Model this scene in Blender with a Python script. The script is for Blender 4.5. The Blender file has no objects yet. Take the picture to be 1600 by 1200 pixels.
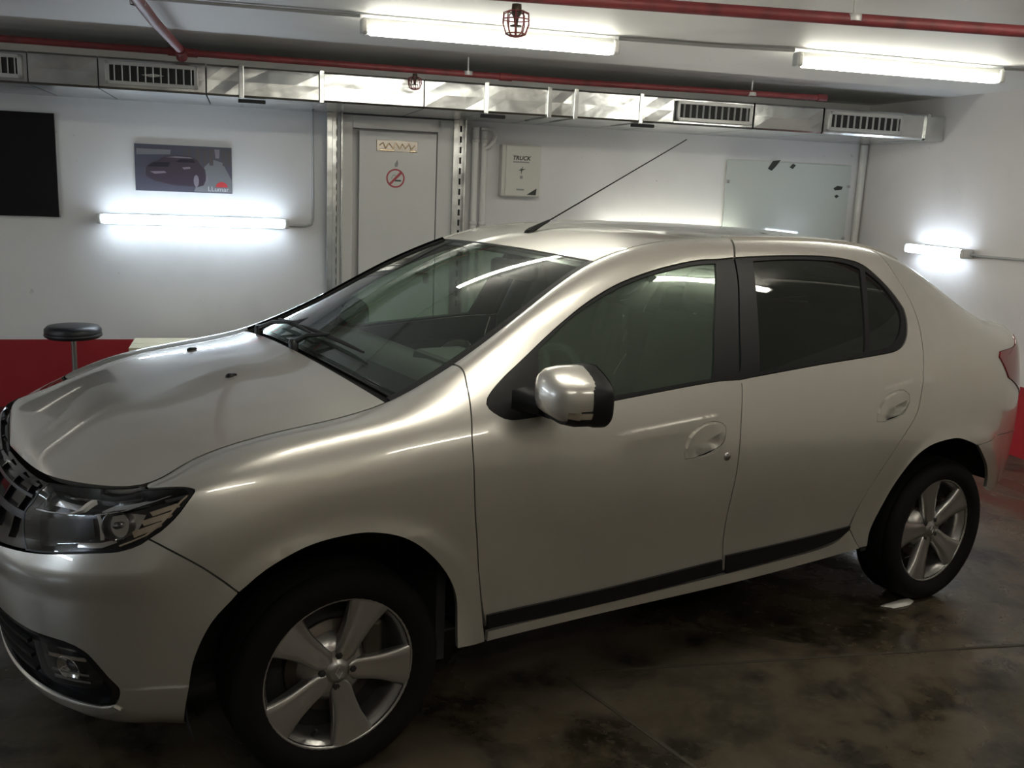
import bpy, bmesh, math, random
import numpy as np
from mathutils import Vector, Matrix
from mathutils.geometry import delaunay_2d_cdt
random.seed(4)
SC = bpy.context.scene
COL = SC.collection
PI = math.pi
# ---------------------------------------------------------------- camera, world, exposure, lamps' strengths
CAM_POS = np.array([-.926, -3.107, 1.646])
YAW, PITCH, ROLL, FOCAL = .5615, .204, .0427, 1506.8
def cam_basis():
    cy, sy = math.cos(YAW), math.sin(YAW)
    fw = np.array([sy*math.cos(PITCH), cy*math.cos(PITCH), -math.sin(PITCH)])
    r = np.array([cy, -sy, 0.]); d = np.cross(fw, r)
    c, s = math.cos(ROLL), math.sin(ROLL)
    return r*c-d*s, d*c+r*s, fw
_r, _d, _f = cam_basis()
cd = bpy.data.cameras.new('camera'); cam = bpy.data.objects.new('camera', cd); COL.objects.link(cam)
cam.matrix_world = Matrix(((_r[0], -_d[0], -_f[0], CAM_POS[0]), (_r[1], -_d[1], -_f[1], CAM_POS[1]), (_r[2], -_d[2], -_f[2], CAM_POS[2]), (0, 0, 0, 1)))
cd.sensor_width = 36; cd.lens = FOCAL*36/1600; cd.clip_start = .05
SC.camera = cam
w = bpy.data.worlds.new('world'); SC.world = w; w.use_nodes = True
w.node_tree.nodes['Background'].inputs[0].default_value = (.5, .5, .5, 1)
w.node_tree.nodes['Background'].inputs[1].default_value = .005
SC.view_settings.view_transform = 'Standard'; SC.view_settings.look = 'None'
SC.view_settings.gamma = 1; SC.view_settings.use_curve_mapping = False
SC.view_settings.exposure = 1.2
LAMP_CEIL, LAMP_WALL, LAMP_REAR, LAMP_SPOT = (14., 18., 13.5, 90.)     # radiance of the luminaires
SC.cycles.transparent_max_bounces = 16
SC.cycles.max_bounces = 10; SC.cycles.glossy_bounces = 6; SC.cycles.diffuse_bounces = 5
SC.cycles.sample_clamp_indirect = 6
# the room stands 16.4 degrees askew to the car
RA = math.radians(16.4)
EX = np.array([math.cos(RA), -math.sin(RA), 0]); EY = np.array([math.sin(RA), math.cos(RA), 0])
def room(X, Y, z=0.):
    p = CAM_POS+EX*X+EY*Y
    return Vector((p[0], p[1], z))
# ---------------------------------------------------------------- materials
def newmat(name):
    m = bpy.data.materials.new(name); m.use_nodes = True
    nt = m.node_tree; return m, nt, nt.nodes['Principled BSDF']
def mat(name, col, rough=.5, metal=0., coat=0., coatr=.03, emit=None, estr=0., noise=None, bump=None, trans=0., ior=1.5, spec=None):
    m, nt, b = newmat(name)
    b.inputs['Base Color'].default_value = (*col, 1); b.inputs['Roughness'].default_value = rough
    b.inputs['Metallic'].default_value = metal; b.inputs['Coat Weight'].default_value = coat
    b.inputs['Coat Roughness'].default_value = coatr; b.inputs['IOR'].default_value = ior
    if spec is not None: b.inputs['Specular IOR Level'].default_value = spec
    if trans: b.inputs['Transmission Weight'].default_value = trans
    if emit: b.inputs['Emission Color'].default_value = (*emit, 1); b.inputs['Emission Strength'].default_value = estr
    tc = None
    if noise or bump:
        tc = nt.nodes.new('ShaderNodeTexCoord')
    if noise:       # (scale, col2, detail, lo, hi)
        n = nt.nodes.new('ShaderNodeTexNoise'); n.inputs['Scale'].default_value = noise[0]; n.inputs['Detail'].default_value = noise[2]
        r = nt.nodes.new('ShaderNodeMapRange'); r.inputs[1].default_value = noise[3]; r.inputs[2].default_value = noise[4]
        x = nt.nodes.new('ShaderNodeMix'); x.data_type = 'RGBA'
        x.inputs[6].default_value = (*col, 1); x.inputs[7].default_value = (*noise[1], 1)
        nt.links.new(tc.outputs['Object'], n.inputs['Vector']); nt.links.new(n.outputs['Fac'], r.inputs[0])
        nt.links.new(r.outputs[0], x.inputs[0]); nt.links.new(x.outputs[2], b.inputs['Base Color'])
    if bump:        # (scale, strength, distance)
        n = nt.nodes.new('ShaderNodeTexNoise'); n.inputs['Scale'].default_value = bump[0]; n.inputs['Detail'].default_value = 3
        u = nt.nodes.new('ShaderNodeBump'); u.inputs['Strength'].default_value = bump[1]; u.inputs['Distance'].default_value = bump[2]
        nt.links.new(tc.outputs['Object'], n.inputs['Vector']); nt.links.new(n.outputs['Fac'], u.inputs['Height']); nt.links.new(u.outputs[0], b.inputs['Normal'])
    return m
def glassmat(name, tint, rough=.0, ior=1.5, tint2=(1, 1, 1), haze=0.):
    m, nt, b = newmat(name); nt.nodes.remove(b)
    out = nt.nodes['Material Output']
    t = nt.nodes.new('ShaderNodeBsdfTransparent'); t.inputs[0].default_value = (*tint, 1)
    g = nt.nodes.new('ShaderNodeBsdfGlossy'); g.inputs['Roughness'].default_value = rough; g.inputs[0].default_value = (*tint2, 1)
    f = nt.nodes.new('ShaderNodeFresnel')
    ge = nt.nodes.new('ShaderNodeNewGeometry'); mr = nt.nodes.new('ShaderNodeMapRange')      # a thin pane mirrors alike from both faces
    mr.inputs[3].default_value = ior; mr.inputs[4].default_value = 1/ior
    nt.links.new(ge.outputs['Backfacing'], mr.inputs[0]); nt.links.new(mr.outputs[0], f.inputs[0])
    mx = nt.nodes.new('ShaderNodeMixShader')
    nt.links.new(f.outputs[0], mx.inputs[0]); tr = t.outputs[0]
    if haze:                                    # pale green veil painted into the glass colour to lift its brightness
        df = nt.nodes.new('ShaderNodeBsdfDiffuse'); df.inputs[0].default_value = (.50, .62, .53, 1)
        dm = nt.nodes.new('ShaderNodeMixShader'); dm.inputs[0].default_value = haze
        nt.links.new(t.outputs[0], dm.inputs[1]); nt.links.new(df.outputs[0], dm.inputs[2]); tr = dm.outputs[0]
    nt.links.new(tr, mx.inputs[1]); nt.links.new(g.outputs[0], mx.inputs[2])
    nt.links.new(mx.outputs[0], out.inputs[0]); return m
M = {}
M['paint'] = mat('silver_paint', (.68, .66, .612), .34, .70, 1.0, .010)
M['paint'].node_tree.nodes['Principled BSDF'].inputs['Coat IOR'].default_value = 1.9
M['signal'] = mat('clear_signal_lens', (.62, .55, .47), .2, .8, 1.0, .02)
M['paint_lip'] = M['paint']
M['trim'] = mat('black_trim', (.008, .008, .009), .45, spec=.28)
M['gloss_black'] = mat('gloss_black', (.010, .010, .011), .12)
M['rubber'] = mat('rubber_seal', (.010, .010, .010), .6)
M['tyre'] = mat('tyre_rubber', (.005, .0045, .0045), .85, bump=(60, .15, .003), spec=.25)
M['inner'] = mat('dark_inner_lining', (.030, .030, .030), .8)
M['seat'] = mat('seat_cloth', (.030, .031, .032), .9, bump=(300, .2, .002))
M['dash'] = mat('dashboard_plastic', (.055, .062, .058), .6, bump=(400, .1, .001))
M['headliner'] = mat('headliner', (.22, .22, .20), .9)
M['alloy'] = mat('alloy', (.46, .45, .44), .30, .9, .4, .08)
M['brake'] = mat('brake_disc', (.10, .085, .07), .5, .8)
M['chrome'] = mat('chrome', (.82, .82, .82), .16, 1.0)
M['slat_grey'] = mat('dark_grey_slat', (.06, .065, .075), .25, .6)
M['dchrome'] = mat('dark_chrome', (.22, .22, .23), .18, 1.0)
M['lampblack'] = mat('lamp_housing', (.05, .05, .053), .2, .6)
M['amber'] = mat('turn_signal_reflector', (.90, .76, .60), .26, .9)
M['red_lens'] = mat('red_tail_lens', (.20, .002, .008), .10, 0, 1.0, .02)
M['glass_ws'] = glassmat('windscreen_glass', (.74, .84, .77), haze=.02)
M['glass_f'] = glassmat('green_side_glass', (.48, .62, .52), ior=2.1, tint2=(.80, 1., .86), haze=.07)
M['glass_r'] = glassmat('dark_tinted_glass', (.05, .05, .05), ior=1.6, haze=.02)
M['glass_lens'] = glassmat('clear_lens', (.93, .93, .93), ior=1.45)
M['wiper'] = mat('wiper_black', (.02, .021, .024), .35)
M['concrete_w'] = None
def wallmat(name, white, dado=None, dado_z=.47, soot=(.55, .55, .53)):
    m, nt, b = newmat(name); L = nt.links; N = nt.nodes.new
    tc = N('ShaderNodeTexCoord')
    n = N('ShaderNodeTexNoise'); n.inputs['Scale'].default_value = 1.6; n.inputs['Detail'].default_value = 6
    r = N('ShaderNodeMapRange'); r.inputs[1].default_value = .55; r.inputs[2].default_value = .8
    x = N('ShaderNodeMix'); x.data_type = 'RGBA'; x.inputs[6].default_value = (*white, 1); x.inputs[7].default_value = (*[a*.86 for a in white], 1)
    L.new(tc.outputs['Object'], n.inputs['Vector']); L.new(n.outputs['Fac'], r.inputs[0]); L.new(r.outputs[0], x.inputs[0])
    # small scuffs and chips in the plaster
    n2 = N('ShaderNodeTexNoise'); n2.inputs['Scale'].default_value = 17; n2.inputs['Detail'].default_value = 4
    r2 = N('ShaderNodeMapRange'); r2.inputs[1].default_value = .725; r2.inputs[2].default_value = .76
    x2 = N('ShaderNodeMix'); x2.data_type = 'RGBA'; x2.inputs[7].default_value = (*soot, 1)
    L.new(tc.outputs['Object'], n2.inputs['Vector']); L.new(n2.outputs['Fac'], r2.inputs[0]); L.new(r2.outputs[0], x2.inputs[0]); L.new(x.outputs[2], x2.inputs[6])
    last = x2.outputs[2]
    if dado:
        s = N('ShaderNodeSeparateXYZ'); L.new(tc.outputs['Object'], s.inputs[0])
        c = N('ShaderNodeMath'); c.operation = 'LESS_THAN'; c.inputs[1].default_value = dado_z; L.new(s.outputs[2], c.inputs[0])
        x3 = N('ShaderNodeMix'); x3.data_type = 'RGBA'; x3.inputs[7].default_value = (*dado, 1); L.new(c.outputs[0], x3.inputs[0]); L.new(last, x3.inputs[6]); last = x3.outputs[2]
    L.new(last, b.inputs['Base Color']); b.inputs['Roughness'].default_value = .55
    u = N('ShaderNodeBump'); u.inputs['Strength'].default_value = .25; u.inputs['Distance'].default_value = .004
    n3 = N('ShaderNodeTexNoise'); n3.inputs['Scale'].default_value = 14; n3.inputs['Detail'].default_value = 5
    L.new(tc.outputs['Object'], n3.inputs['Vector']); L.new(n3.outputs['Fac'], u.inputs['Height']); L.new(u.outputs[0], b.inputs['Normal'])
    return m
M['wall'] = wallmat('white_plaster_red_dado', (.70, .70, .695), (.33, .012, .018))
M['wallr'] = wallmat('white_plaster_right', (.68, .655, .64), (.40, .012, .020))
M['ceiling'] = wallmat('ceiling_paint', (.74, .735, .71))
def floormat():
    m, nt, b = newmat('stained_wet_concrete'); L = nt.links; N = nt.nodes.new
    tc = N('ShaderNodeTexCoord')
    def noise(scale, det, lo, hi, dist=0.):
        n = N('ShaderNodeTexNoise'); n.inputs['Scale'].default_value = scale; n.inputs['Detail'].default_value = det; n.inputs['Distortion'].default_value = dist; n.inputs['Roughness'].default_value = .62
        r = N('ShaderNodeMapRange'); r.inputs[1].default_value = lo; r.inputs[2].default_value = hi
        L.new(tc.outputs['Object'], n.inputs['Vector']); L.new(n.outputs['Fac'], r.inputs[0]); return r.outputs[0]
    def mix(f, a, c):
        x = N('ShaderNodeMix'); x.data_type = 'RGBA'; L.new(f, x.inputs[0])
        for i, k in ((6, a), (7, c)):
            if isinstance(k, tuple): x.inputs[i].default_value = (*k, 1)
            else: L.new(k, x.inputs[i])
        return x.outputs[2]
    a = mix(noise(.9, 6, .35, .68, .3), (.110, .088, .060), (.040, .033, .019))
    a = mix(noise(3.2, 9, .46, .62, .3), a, (.016, .013, .009))
    a = mix(noise(22, 7, .52, .80), a, (.095, .078, .058))
    L.new(a, b.inputs['Base Color'])
    rr = noise(1.1, 5, .40, .62, .8)
    mr = N('ShaderNodeMapRange'); mr.inputs[3].default_value = .15; mr.inputs[4].default_value = .52; L.new(rr, mr.inputs[0]); L.new(mr.outputs[0], b.inputs['Roughness'])
    u = N('ShaderNodeBump'); u.inputs['Strength'].default_value = .3; u.inputs['Distance'].default_value = .003
    n3 = N('ShaderNodeTexNoise'); n3.inputs['Scale'].default_value = 18; n3.inputs['Detail'].default_value = 6
    L.new(tc.outputs['Object'], n3.inputs['Vector']); L.new(n3.outputs['Fac'], u.inputs['Height']); L.new(u.outputs[0], b.inputs['Normal'])
    return m
M['floor'] = floormat()
M['galv'] = mat('galvanised_sheet', (.62, .63, .62), .26, 1.0, noise=(5, (.45, .46, .46), 4, .4, .7), bump=(4, .35, .03))
M['grey_metal'] = mat('grey_painted_metal', (.50, .50, .49), .4, .3)
M['dark_void'] = mat('dark_void', (.02, .02, .02), .8)
M['redpipe'] = mat('red_pipe_paint', (.21, .035, .040), .5, 0, 0, .1, noise=(12, (.13, .028, .03), 4, .45, .7))
M['lamp_body'] = mat('lamp_body_grey', (.62, .62, .60), .4)
M['lamp_cool'] = mat('cool_tube', (.9, .9, .9), .4, emit=(.74, .86, 1.0), estr=LAMP_WALL)
M['lamp_warm'] = mat('warm_tube', (.9, .9, .9), .4, emit=(1.0, .985, .86), estr=LAMP_CEIL)
M['lamp_rear'] = mat('warm_tube_rear', (.9, .9, .9), .4, emit=(1.0, .95, .82), estr=LAMP_REAR)
M['lamp_spot'] = mat('halogen_bulb', (.9, .9, .9), .4, emit=(1.0, .66, .34), estr=LAMP_SPOT)
M['cable'] = mat('cable_grey', (.42, .42, .42), .5)
M['panel_black'] = mat('glossy_black_panel', (.006, .006, .008), .06)
M['door_white'] = mat('white_lacquered_door', (.66, .66, .63), .30, 0, .3, .1)
M['pvc'] = mat('white_pvc_pipe', (.66, .65, .61), .35)
M['plaque'] = mat('engraved_metal_plaque', (.30, .27, .24), .28, .9)
M['brass'] = mat('brass_lettering', (.75, .60, .42), .2, 1.0)
M['ink'] = mat('black_ink', (.03, .035, .03), .6)
M['ink_grey'] = mat('grey_ink', (.28, .29, .28), .6)
M['ink_green'] = mat('dark_green_ink', (.06, .09, .06), .6)
M['ink_red'] = mat('red_ink', (.42, .05, .06), .45)
M['cabinet'] = mat('cream_cabinet', (.62, .61, .55), .45)
M['wallf'] = mat('rear_wall_plaster', (.66, .63, .58), .6)
M['joint'] = mat('floor_joint_filler', (.050, .043, .030), .6)
M['boardsheet'] = mat('pale_green_glass', (.52, .57, .54), .06, 0, .6, .02)
M['board'] = glassmat('greenish_board_glass', (.80, .88, .85), ior=1.5)
M['vinyl'] = mat('black_vinyl', (.014, .014, .018), .38, bump=(120, .1, .002))
M['steel'] = mat('steel_tube', (.45, .44, .44), .3, 1.0)
M['carton'] = mat('pale_carton', (.60, .55, .38), .7)
M['paper'] = mat('white_scrap', (.70, .68, .64), .6)
M['p_bg'] = mat('poster_dark_blue_grey', (.085, .085, .115), .35)
M['p_street'] = mat('poster_street_grey', (.20, .205, .22), .35)
M['p_trunk'] = mat('poster_tree_brown', (.10, .085, .085), .35)
M['p_car'] = mat('poster_car_maroon', (.060, .045, .062), .35)
M['p_glass'] = mat('poster_car_window', (.022, .020, .032), .35)
M['p_lite'] = mat('poster_highlight', (.24, .215, .25), .35)
M['p_sun'] = mat('poster_red_sun', (.52, .055, .06), .4)
M['p_white'] = mat('poster_white', (.62, .64, .68), .4)
# ---------------------------------------------------------------- mesh helpers
def link(name, me, parent=None, origin=None):
    o = bpy.data.objects.new(name, me); COL.objects.link(o)
    if parent is not None: o.parent = parent
    return o
def tag(o, label, cat=None, group=None, kind=None):
    if label: o['label'] = label
    if cat: o['category'] = cat
    if group: o['group'] = group
    if kind: o['kind'] = kind
    return o
def thing(name, label, cat, loc=(0, 0, 0), rz=0., group=None):
    o = bpy.data.objects.new(name, None); COL.objects.link(o); o.empty_display_size = .1
    o.location = loc; o.rotation_euler = (0, 0, rz); return tag(o, label, cat, group)
class MB:
    """collects shapes, builds ONE mesh object"""
    def __init__(s): s.v = []; s.f = []; s.sm = []
    def add(s, vs, fs, smooth=False):
        b = len(s.v); s.v += [tuple(map(float, p)) for p in vs]; s.f += [tuple(b+i for i in f) for f in fs]; s.sm += [smooth]*len(fs); return s
    def box(s, c, d, bev=0., rot=None):
        """box centred c, full sizes d, chamfered by bev"""
        hx, hy, hz = (k/2 for k in d); b = min(bev, hx*.9, hy*.9, hz*.9)
        if b <= 0:
            vs = [(x*hx, y*hy, z*hz) for x in (-1, 1) for y in (-1, 1) for z in (-1, 1)]
            fs = [(0, 1, 3, 2), (4, 6, 7, 5), (0, 4, 5, 1), (2, 3, 7, 6), (0, 2, 6, 4), (1, 5, 7, 3)]
        else:
            bm = bmesh.new(); bmesh.ops.create_cube(bm, size=1)
            for v in bm.verts: v.co = (v.co.x*2*hx, v.co.y*2*hy, v.co.z*2*hz)
            bmesh.ops.bevel(bm, geom=bm.edges[:], offset=b, segments=2, affect='EDGES', profile=.5)
            bm.verts.index_update(); vs = [tuple(v.co) for v in bm.verts]; fs = [tuple(v.index for v in f.verts) for f in bm.faces]; bm.free()
        if rot is not None: vs = [tuple(rot @ Vector(p)) for p in vs]
        return s.add([(p[0]+c[0], p[1]+c[1], p[2]+c[2]) for p in vs], fs)
    def tube(s, pts, r, n=10, cap=True, smooth=True):
        """round tube through points, r a number or a list"""
        pts = [Vector(p) for p in pts]; rs = r if hasattr(r, '__len__') else [r]*len(pts)
        up = None; rings = []
        for i, p in enumerate(pts):
            t = (pts[min(i+1, len(pts)-1)]-pts[max(i-1, 0)]).normalized()
            if up is None: up = Vector((0, 0, 1)) if abs(t.z) < .9 else Vector((1, 0, 0))
            a = (up-t*up.dot(t)).normalized(); b = t.cross(a); up = a
            rings.append([p+(a*math.cos(2*PI*k/n)+b*math.sin(2*PI*k/n))*rs[i] for k in range(n)])
        vs = [q for g in rings for q in g]
        fs = [(i*n+k, i*n+(k+1) % n, (i+1)*n+(k+1) % n, (i+1)*n+k) for i in range(len(pts)-1) for k in range(n)]
        s.add(vs, fs, smooth)
        if cap: s.add(rings[0], [tuple(range(n))[::-1]]); s.add(rings[-1], [tuple(range(n))])
        return s
    def lathe(s, prof, n=32, axis='z', c=(0, 0, 0), smooth=True, close=False):
        """revolve (r, h) profile"""
        vs = []
        for r, h in prof:
            for k in range(n):
                a = 2*PI*k/n; x, y = r*math.cos(a), r*math.sin(a)
                vs.append({'z': (x, y, h), 'y': (x, h, y), 'x': (h, x, y)}[axis])
        m = len(prof); fs = [(i*n+k, i*n+(k+1) % n, ((i+1) % m)*n+(k+1) % n, ((i+1) % m)*n+k) for i in range(m if close else m-1) for k in range(n)]
        return s.add([(p[0]+c[0], p[1]+c[1], p[2]+c[2]) for p in vs], fs, smooth)
    def prism(s, poly, d0, d1, axis='y'):
        """flat outline given in the two other axes, extruded d0..d1"""
        n = len(poly)
        def P(a, b, d): return {'y': (a, d, b), 'x': (d, a, b), 'z': (a, b, d)}[axis]
        vs = [P(a, b, d0) for a, b in poly]+[P(a, b, d1) for a, b in poly]
        fs = [tuple(range(n))[::-1], tuple(range(n, 2*n))]+[(i, (i+1) % n, n+(i+1) % n, n+i) for i in range(n)]
        return s.add(vs, fs)
    def build(s, name, m, parent=None, fix=True):
        me = bpy.data.meshes.new(name); me.from_pydata(s.v, [], s.f); me.materials.append(m)
        me.polygons.foreach_set('use_smooth', s.sm)
        if fix:
            bm = bmesh.new(); bm.from_mesh(me); bmesh.ops.recalc_face_normals(bm, faces=bm.faces[:]); bm.to_mesh(me); bm.free()
        me.update()
        return link(name, me, parent)
def text_mesh(name, txt, size, m, parent, place, extrude=.0008, align='CENTER', shear=0., bold=0.):
    cu = bpy.data.curves.new(name, 'FONT'); cu.body = txt; cu.size = size; cu.align_x = align; cu.align_y = 'CENTER'; cu.extrude = extrude; cu.shear = shear; cu.offset = bold; cu.resolution_u = 3
    t = bpy.data.objects.new(name, cu); COL.objects.link(t)
    me = bpy.data.meshes.new_from_object(t.evaluated_get(bpy.context.evaluated_depsgraph_get()))
    bpy.data.objects.remove(t); me.transform(place); me.name = name
    me.materials.clear(); me.materials.append(m)
    return link(name, me, parent)
# ---------------------------------------------------------------- the room
DW, XR_, CZ, XL_, YF_ = 7.15, 4.97, 2.40, -4.6, -2.7
def rbox(name, X0, X1, Y0, Y1, z0, z1, m, label, parent=None, kind='structure'):
    o = MB().box(((X0+X1)/2, (Y0+Y1)/2, (z0+z1)/2), (X1-X0, Y1-Y0, z1-z0)).build(name, m, parent)
    if parent is None:
        o.location = (CAM_POS[0], CAM_POS[1], 0); o.rotation_euler = (0, 0, -RA); tag(o, label, None, None, kind)
    return o
rbox('floor', XL_-.2, XR_+.2, YF_-.2, DW+.2, -.15, 0, M['floor'], 'dark stained wet concrete floor')
fj = bpy.data.objects['floor']
for (X0, Y0, X1, Y1) in ((1.05, 2.86, 1.34, 2.02), (1.15, 2.88, 4.9, 2.62)):
    L_ = math.hypot(X1-X0, Y1-Y0); o = MB().box((0, 0, .0005), (L_, .014, .003)).build('floor_joint', M['joint'], fj); o.location = ((X0+X1)/2, (Y0+Y1)/2, 0); o.rotation_euler = (0, 0, math.atan2(Y1-Y0, X1-X0))
rbox('ceiling', XL_-.2, XR_+.2, YF_-.2, DW+.2, CZ, CZ+.15, M['ceiling'], 'off-white painted concrete ceiling')
rbox('wall_back', XL_-.2, XR_+.2, DW, DW+.2, 0, CZ, M['wall'], 'white plaster wall with a red painted dado behind the car')
rbox('wall_right_near', XR_, XR_+.2, YF_, 3.3, 0, CZ, M['wallf'], 'plain plaster wall at the right, out of view')
rbox('wall_right', XR_, XR_+.2, 3.3, DW, 0, CZ, M['wallr'], 'white plaster wall with a red painted dado at the right')
rbox('wall_left', XL_-.2, XL_, YF_, DW, 0, CZ, M['wallf'], 'white plaster wall on the left, out of view')
rbox('wall_front', XL_-.2, XR_+.2, YF_-.2, YF_, 0, CZ, M['wallf'], 'plaster wall behind the viewer')
def rthing(name, label, cat, X, Y, z=0., rz=0., group=None):
    return thing(name, label, cat, room(X, Y, z), -RA+rz, group)
# lamps: one luminaire built once, then copied with its parts
def luminaire(L, glow, D=.072):
    """parts of a batten luminaire along x, back at y=0 / front towards -y"""
    body = MB().box((0, -D/2, 0), (L-.05, D, .060 if D > .06 else .048), .008)
    n = 10; prof = [(-D-.030*math.sin(PI*k/n), .031*math.cos(PI*k/n)) for k in range(n+1)]
    dif = MB(); vs = []
    for x, g in ((-L/2+.035, .75), (-L/2+.05, 1.), (L/2-.05, 1.), (L/2-.035, .75)): vs += [(x, -D+(y+D)*g, z*g) for y, z in prof]
    m = n+1; dif.add(vs, [(i*m+k, i*m+k+1, (i+1)*m+k+1, (i+1)*m+k) for i in range(3) for k in range(n)]+[tuple(range(m)), tuple(range(3*m, 4*m))], True)
    caps = [MB().box((sx*(L/2-.02), -(D+.028)/2, 0), (.036, D+.028, .066), .012) for sx in (-1, 1)]
    return body, dif, caps
def lamp(label, X, Y, z, L, glow, rz=0., ceil=False, group=None, name='strip_lamp'):
    t = thing(name, label, 'lamp', room(X, Y, z), -RA+rz, 'strip lamps on the ceiling' if ceil else 'strip lamps on the walls')
    b, d, c = luminaire(L, glow, .046 if ceil else .072)
    def orient(m):
        if ceil: m.v = [(x, -zz, y) for x, y, zz in m.v]
        return m
    orient(b).build('lamp_housing', M['lamp_body'], t); orient(d).build('diffuser', M[glow], t, fix=True)
    for q in c: orient(q).build('end_cap', M['lamp_body'], t)
    return t
lamp('long lit strip lamp on the ceiling above the door side of the car', 1.19, 4.80, CZ-.020, 1.30, 'lamp_warm', ceil=True, name='ceiling_lamp')
lamp('long lit strip lamp on the ceiling near the right wall', 3.42, 4.68, CZ-.020, 1.30, 'lamp_warm', ceil=True, name='ceiling_lamp')
lamp('bluish lit strip lamp on the back wall under the car poster', -.32, DW-.003, 1.305, 1.27, 'lamp_cool', name='wall_lamp')
lamp('strip lamp on the back wall hidden behind the car roof', 3.23, DW-.003, 1.275, 1.27, 'lamp_warm', name='wall_lamp')
lamp('short bluish lit strip lamp on the right wall', XR_-.003, 6.07, 1.297, .66, 'lamp_cool', rz=-PI/2, name='wall_lamp')
for X, Y, lab in ((.85, 2.5, 'strip lamp on the ceiling above the car bonnet side, out of the picture'), (2.80, 2.5, 'strip lamp on the ceiling over the floor beside the rear door'), (.3, .1, 'strip lamp on the ceiling right above the viewer'), (2.6, .1, 'strip lamp on the ceiling right of the viewer')):
    lamp(lab, X, Y, CZ-.004, 1.30, 'lamp_rear', ceil=True, name='ceiling_lamp')
lamp('strip lamp on the ceiling far left of the picture', -3.2, 4.7, CZ-.004, 1.30, 'lamp_rear', ceil=True, name='ceiling_lamp')
lamp('cool strip lamp on the left wall ahead of the car', XL_+.003, 4.6, 1.3, 1.27, 'lamp_cool', rz=PI/2, name='wall_lamp')
lamp('second cool strip lamp on the left wall, nearer the viewer', XL_+.003, 2.2, 1.3, 1.27, 'lamp_cool', rz=PI/2, name='wall_lamp')
t = thing('ceiling_spot', 'warm halogen spot on the ceiling behind the viewer', 'lamp', room(2.75, -1.9, CZ), -RA)
MB().lathe([(.05, 0), (.055, -.05), (.045, -.075), (.040, -.07), (.040, -.02)], 24).build('spot_housing', M['lamp_body'], t)
MB().lathe([(0, -.072), (.020, -.070), (.036, -.062), (.038, -.055)], 20).build('spot_bulb', M['lamp_spot'], t)
# cables of the lamps
def cable(name, label, pts, r=.009, cat='cable', m='cable', X=0, Y=0, z=0):
    t = MB().tube([(p[0]-X, p[1]-Y, p[2]-z) for p in pts], r, 8).build(name, M[m]); t.location = room(X, Y, z); t.rotation_euler = (0, 0, -RA); return tag(t, label, cat, 'lamp cables' if cat == 'cable' else None)
cable('lamp_cable', 'thin grey cable running from the poster lamp up the wall to the duct', [(.31, DW-.035, 1.293), (.43, DW-.02, 1.292), (.470, DW-.016, 1.305), (.482, DW-.012, 1.35), (.484, DW-.012, 1.5), (.478, DW-.012, 2.085)], .008, X=.47, Y=DW, z=1.3)
cable('lamp_cable', 'thin grey cable running from the right wall lamp towards the viewer', [(XR_-.035, 5.75, 1.297), (XR_-.015, 5.68, 1.29), (XR_-.012, 5.2, 1.30), (XR_-.012, 3.6, 1.30)], .009, X=XR_, Y=5.2, z=1.3)
cable('lamp_cable', 'thin cable along the ceiling between the two strip lamps', [(1.84, 4.80, CZ-.012), (2.3, 4.78, CZ-.010), (2.77, 4.69, CZ-.012)], .010, X=2.3, Y=4.8, z=CZ)
cable('lamp_cable', 'thin cable along the ceiling left of the long strip lamp', [(-3.2, 4.85, CZ-.010), (-.8, 4.85, CZ-.010), (.54, 4.80, CZ-.012)], .008, X=-.8, Y=4.8, z=CZ)
cable('lamp_cable', 'thin cable along the ceiling from the right strip lamp to the wall', [(4.07, 4.68, CZ-.012), (4.5, 4.66, CZ-.010), (XR_-.01, 4.66, CZ-.010)], .008, X=4.5, Y=4.7, z=CZ)
# ventilation duct: sheet sections, joint flanges, outlet grilles
DF, DZ0, DZ1 = 6.20, 2.087, 2.265
duct = rthing('ventilation_duct', 'galvanised sheet-metal ventilation duct under the ceiling along the back wall', 'duct', .5, DF, DZ0)
def dloc(X, Y, z): return (X-.5, Y-DF, z-DZ0)
seams = [XL_+.02, -2.4, -1.16, -.79, -.20, .0, .47, 1.10, 1.50, 1.92, 2.10, 2.56, 2.80, 3.40, 3.94, 4.62, 4.80, XR_-.01]
for i, (a, b) in enumerate(zip(seams[:-1], seams[1:])):
    m = MB(); dz = .006*math.sin(i*2.3); dy = .010*math.sin(i*1.7); nx = max(2, int((b-a)/.12)); vs = []
    prof = [(DF+.95, DZ0), (DF+.012+dy, DZ0), (DF+dy, DZ0+.012), (DF+dy, (DZ0+DZ1)/2), (DF+dy, DZ1-.012), (DF+.012+dy, DZ1), (DF+.95, DZ1)]
    for k in range(nx+1):
        x = a+.004+(b-a-.008)*k/nx; bow = .006*math.sin(PI*k/nx)*(1 if i % 2 else -.7)
        vs += [dloc(x, y-(bow if j == 3 else 0), z+dz*0) for j, (y, z) in enumerate(prof)]
    q = len(prof); m.add(vs, [(k*q+j, k*q+j+1, (k+1)*q+j+1, (k+1)*q+j) for k in range(nx) for j in range(q-1)]); m.add(vs[:q], [tuple(range(q))]); m.add(vs[-q:], [tuple(range(q))])
    m.build('duct_section', M['galv'], duct)
for X in (.0, .47, 1.50, 1.92, 2.10, 2.56, 4.80):
    m = MB().box(dloc(X, DF-.006, (DZ0+DZ1)/2), (.030, .020, DZ1-DZ0+.016), .004).box(dloc(X, DF+.25, DZ0-.004), (.030, .52, .012), .003)
    m.build('joint_flange', M['galv'], duct)
for X in (.06, 1.56, 2.60): MB().box(dloc(X, DF+.05, DZ0-.018), (.16, .04, .022), .004).build('support_rail', M['dark_void'], duct)
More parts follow.
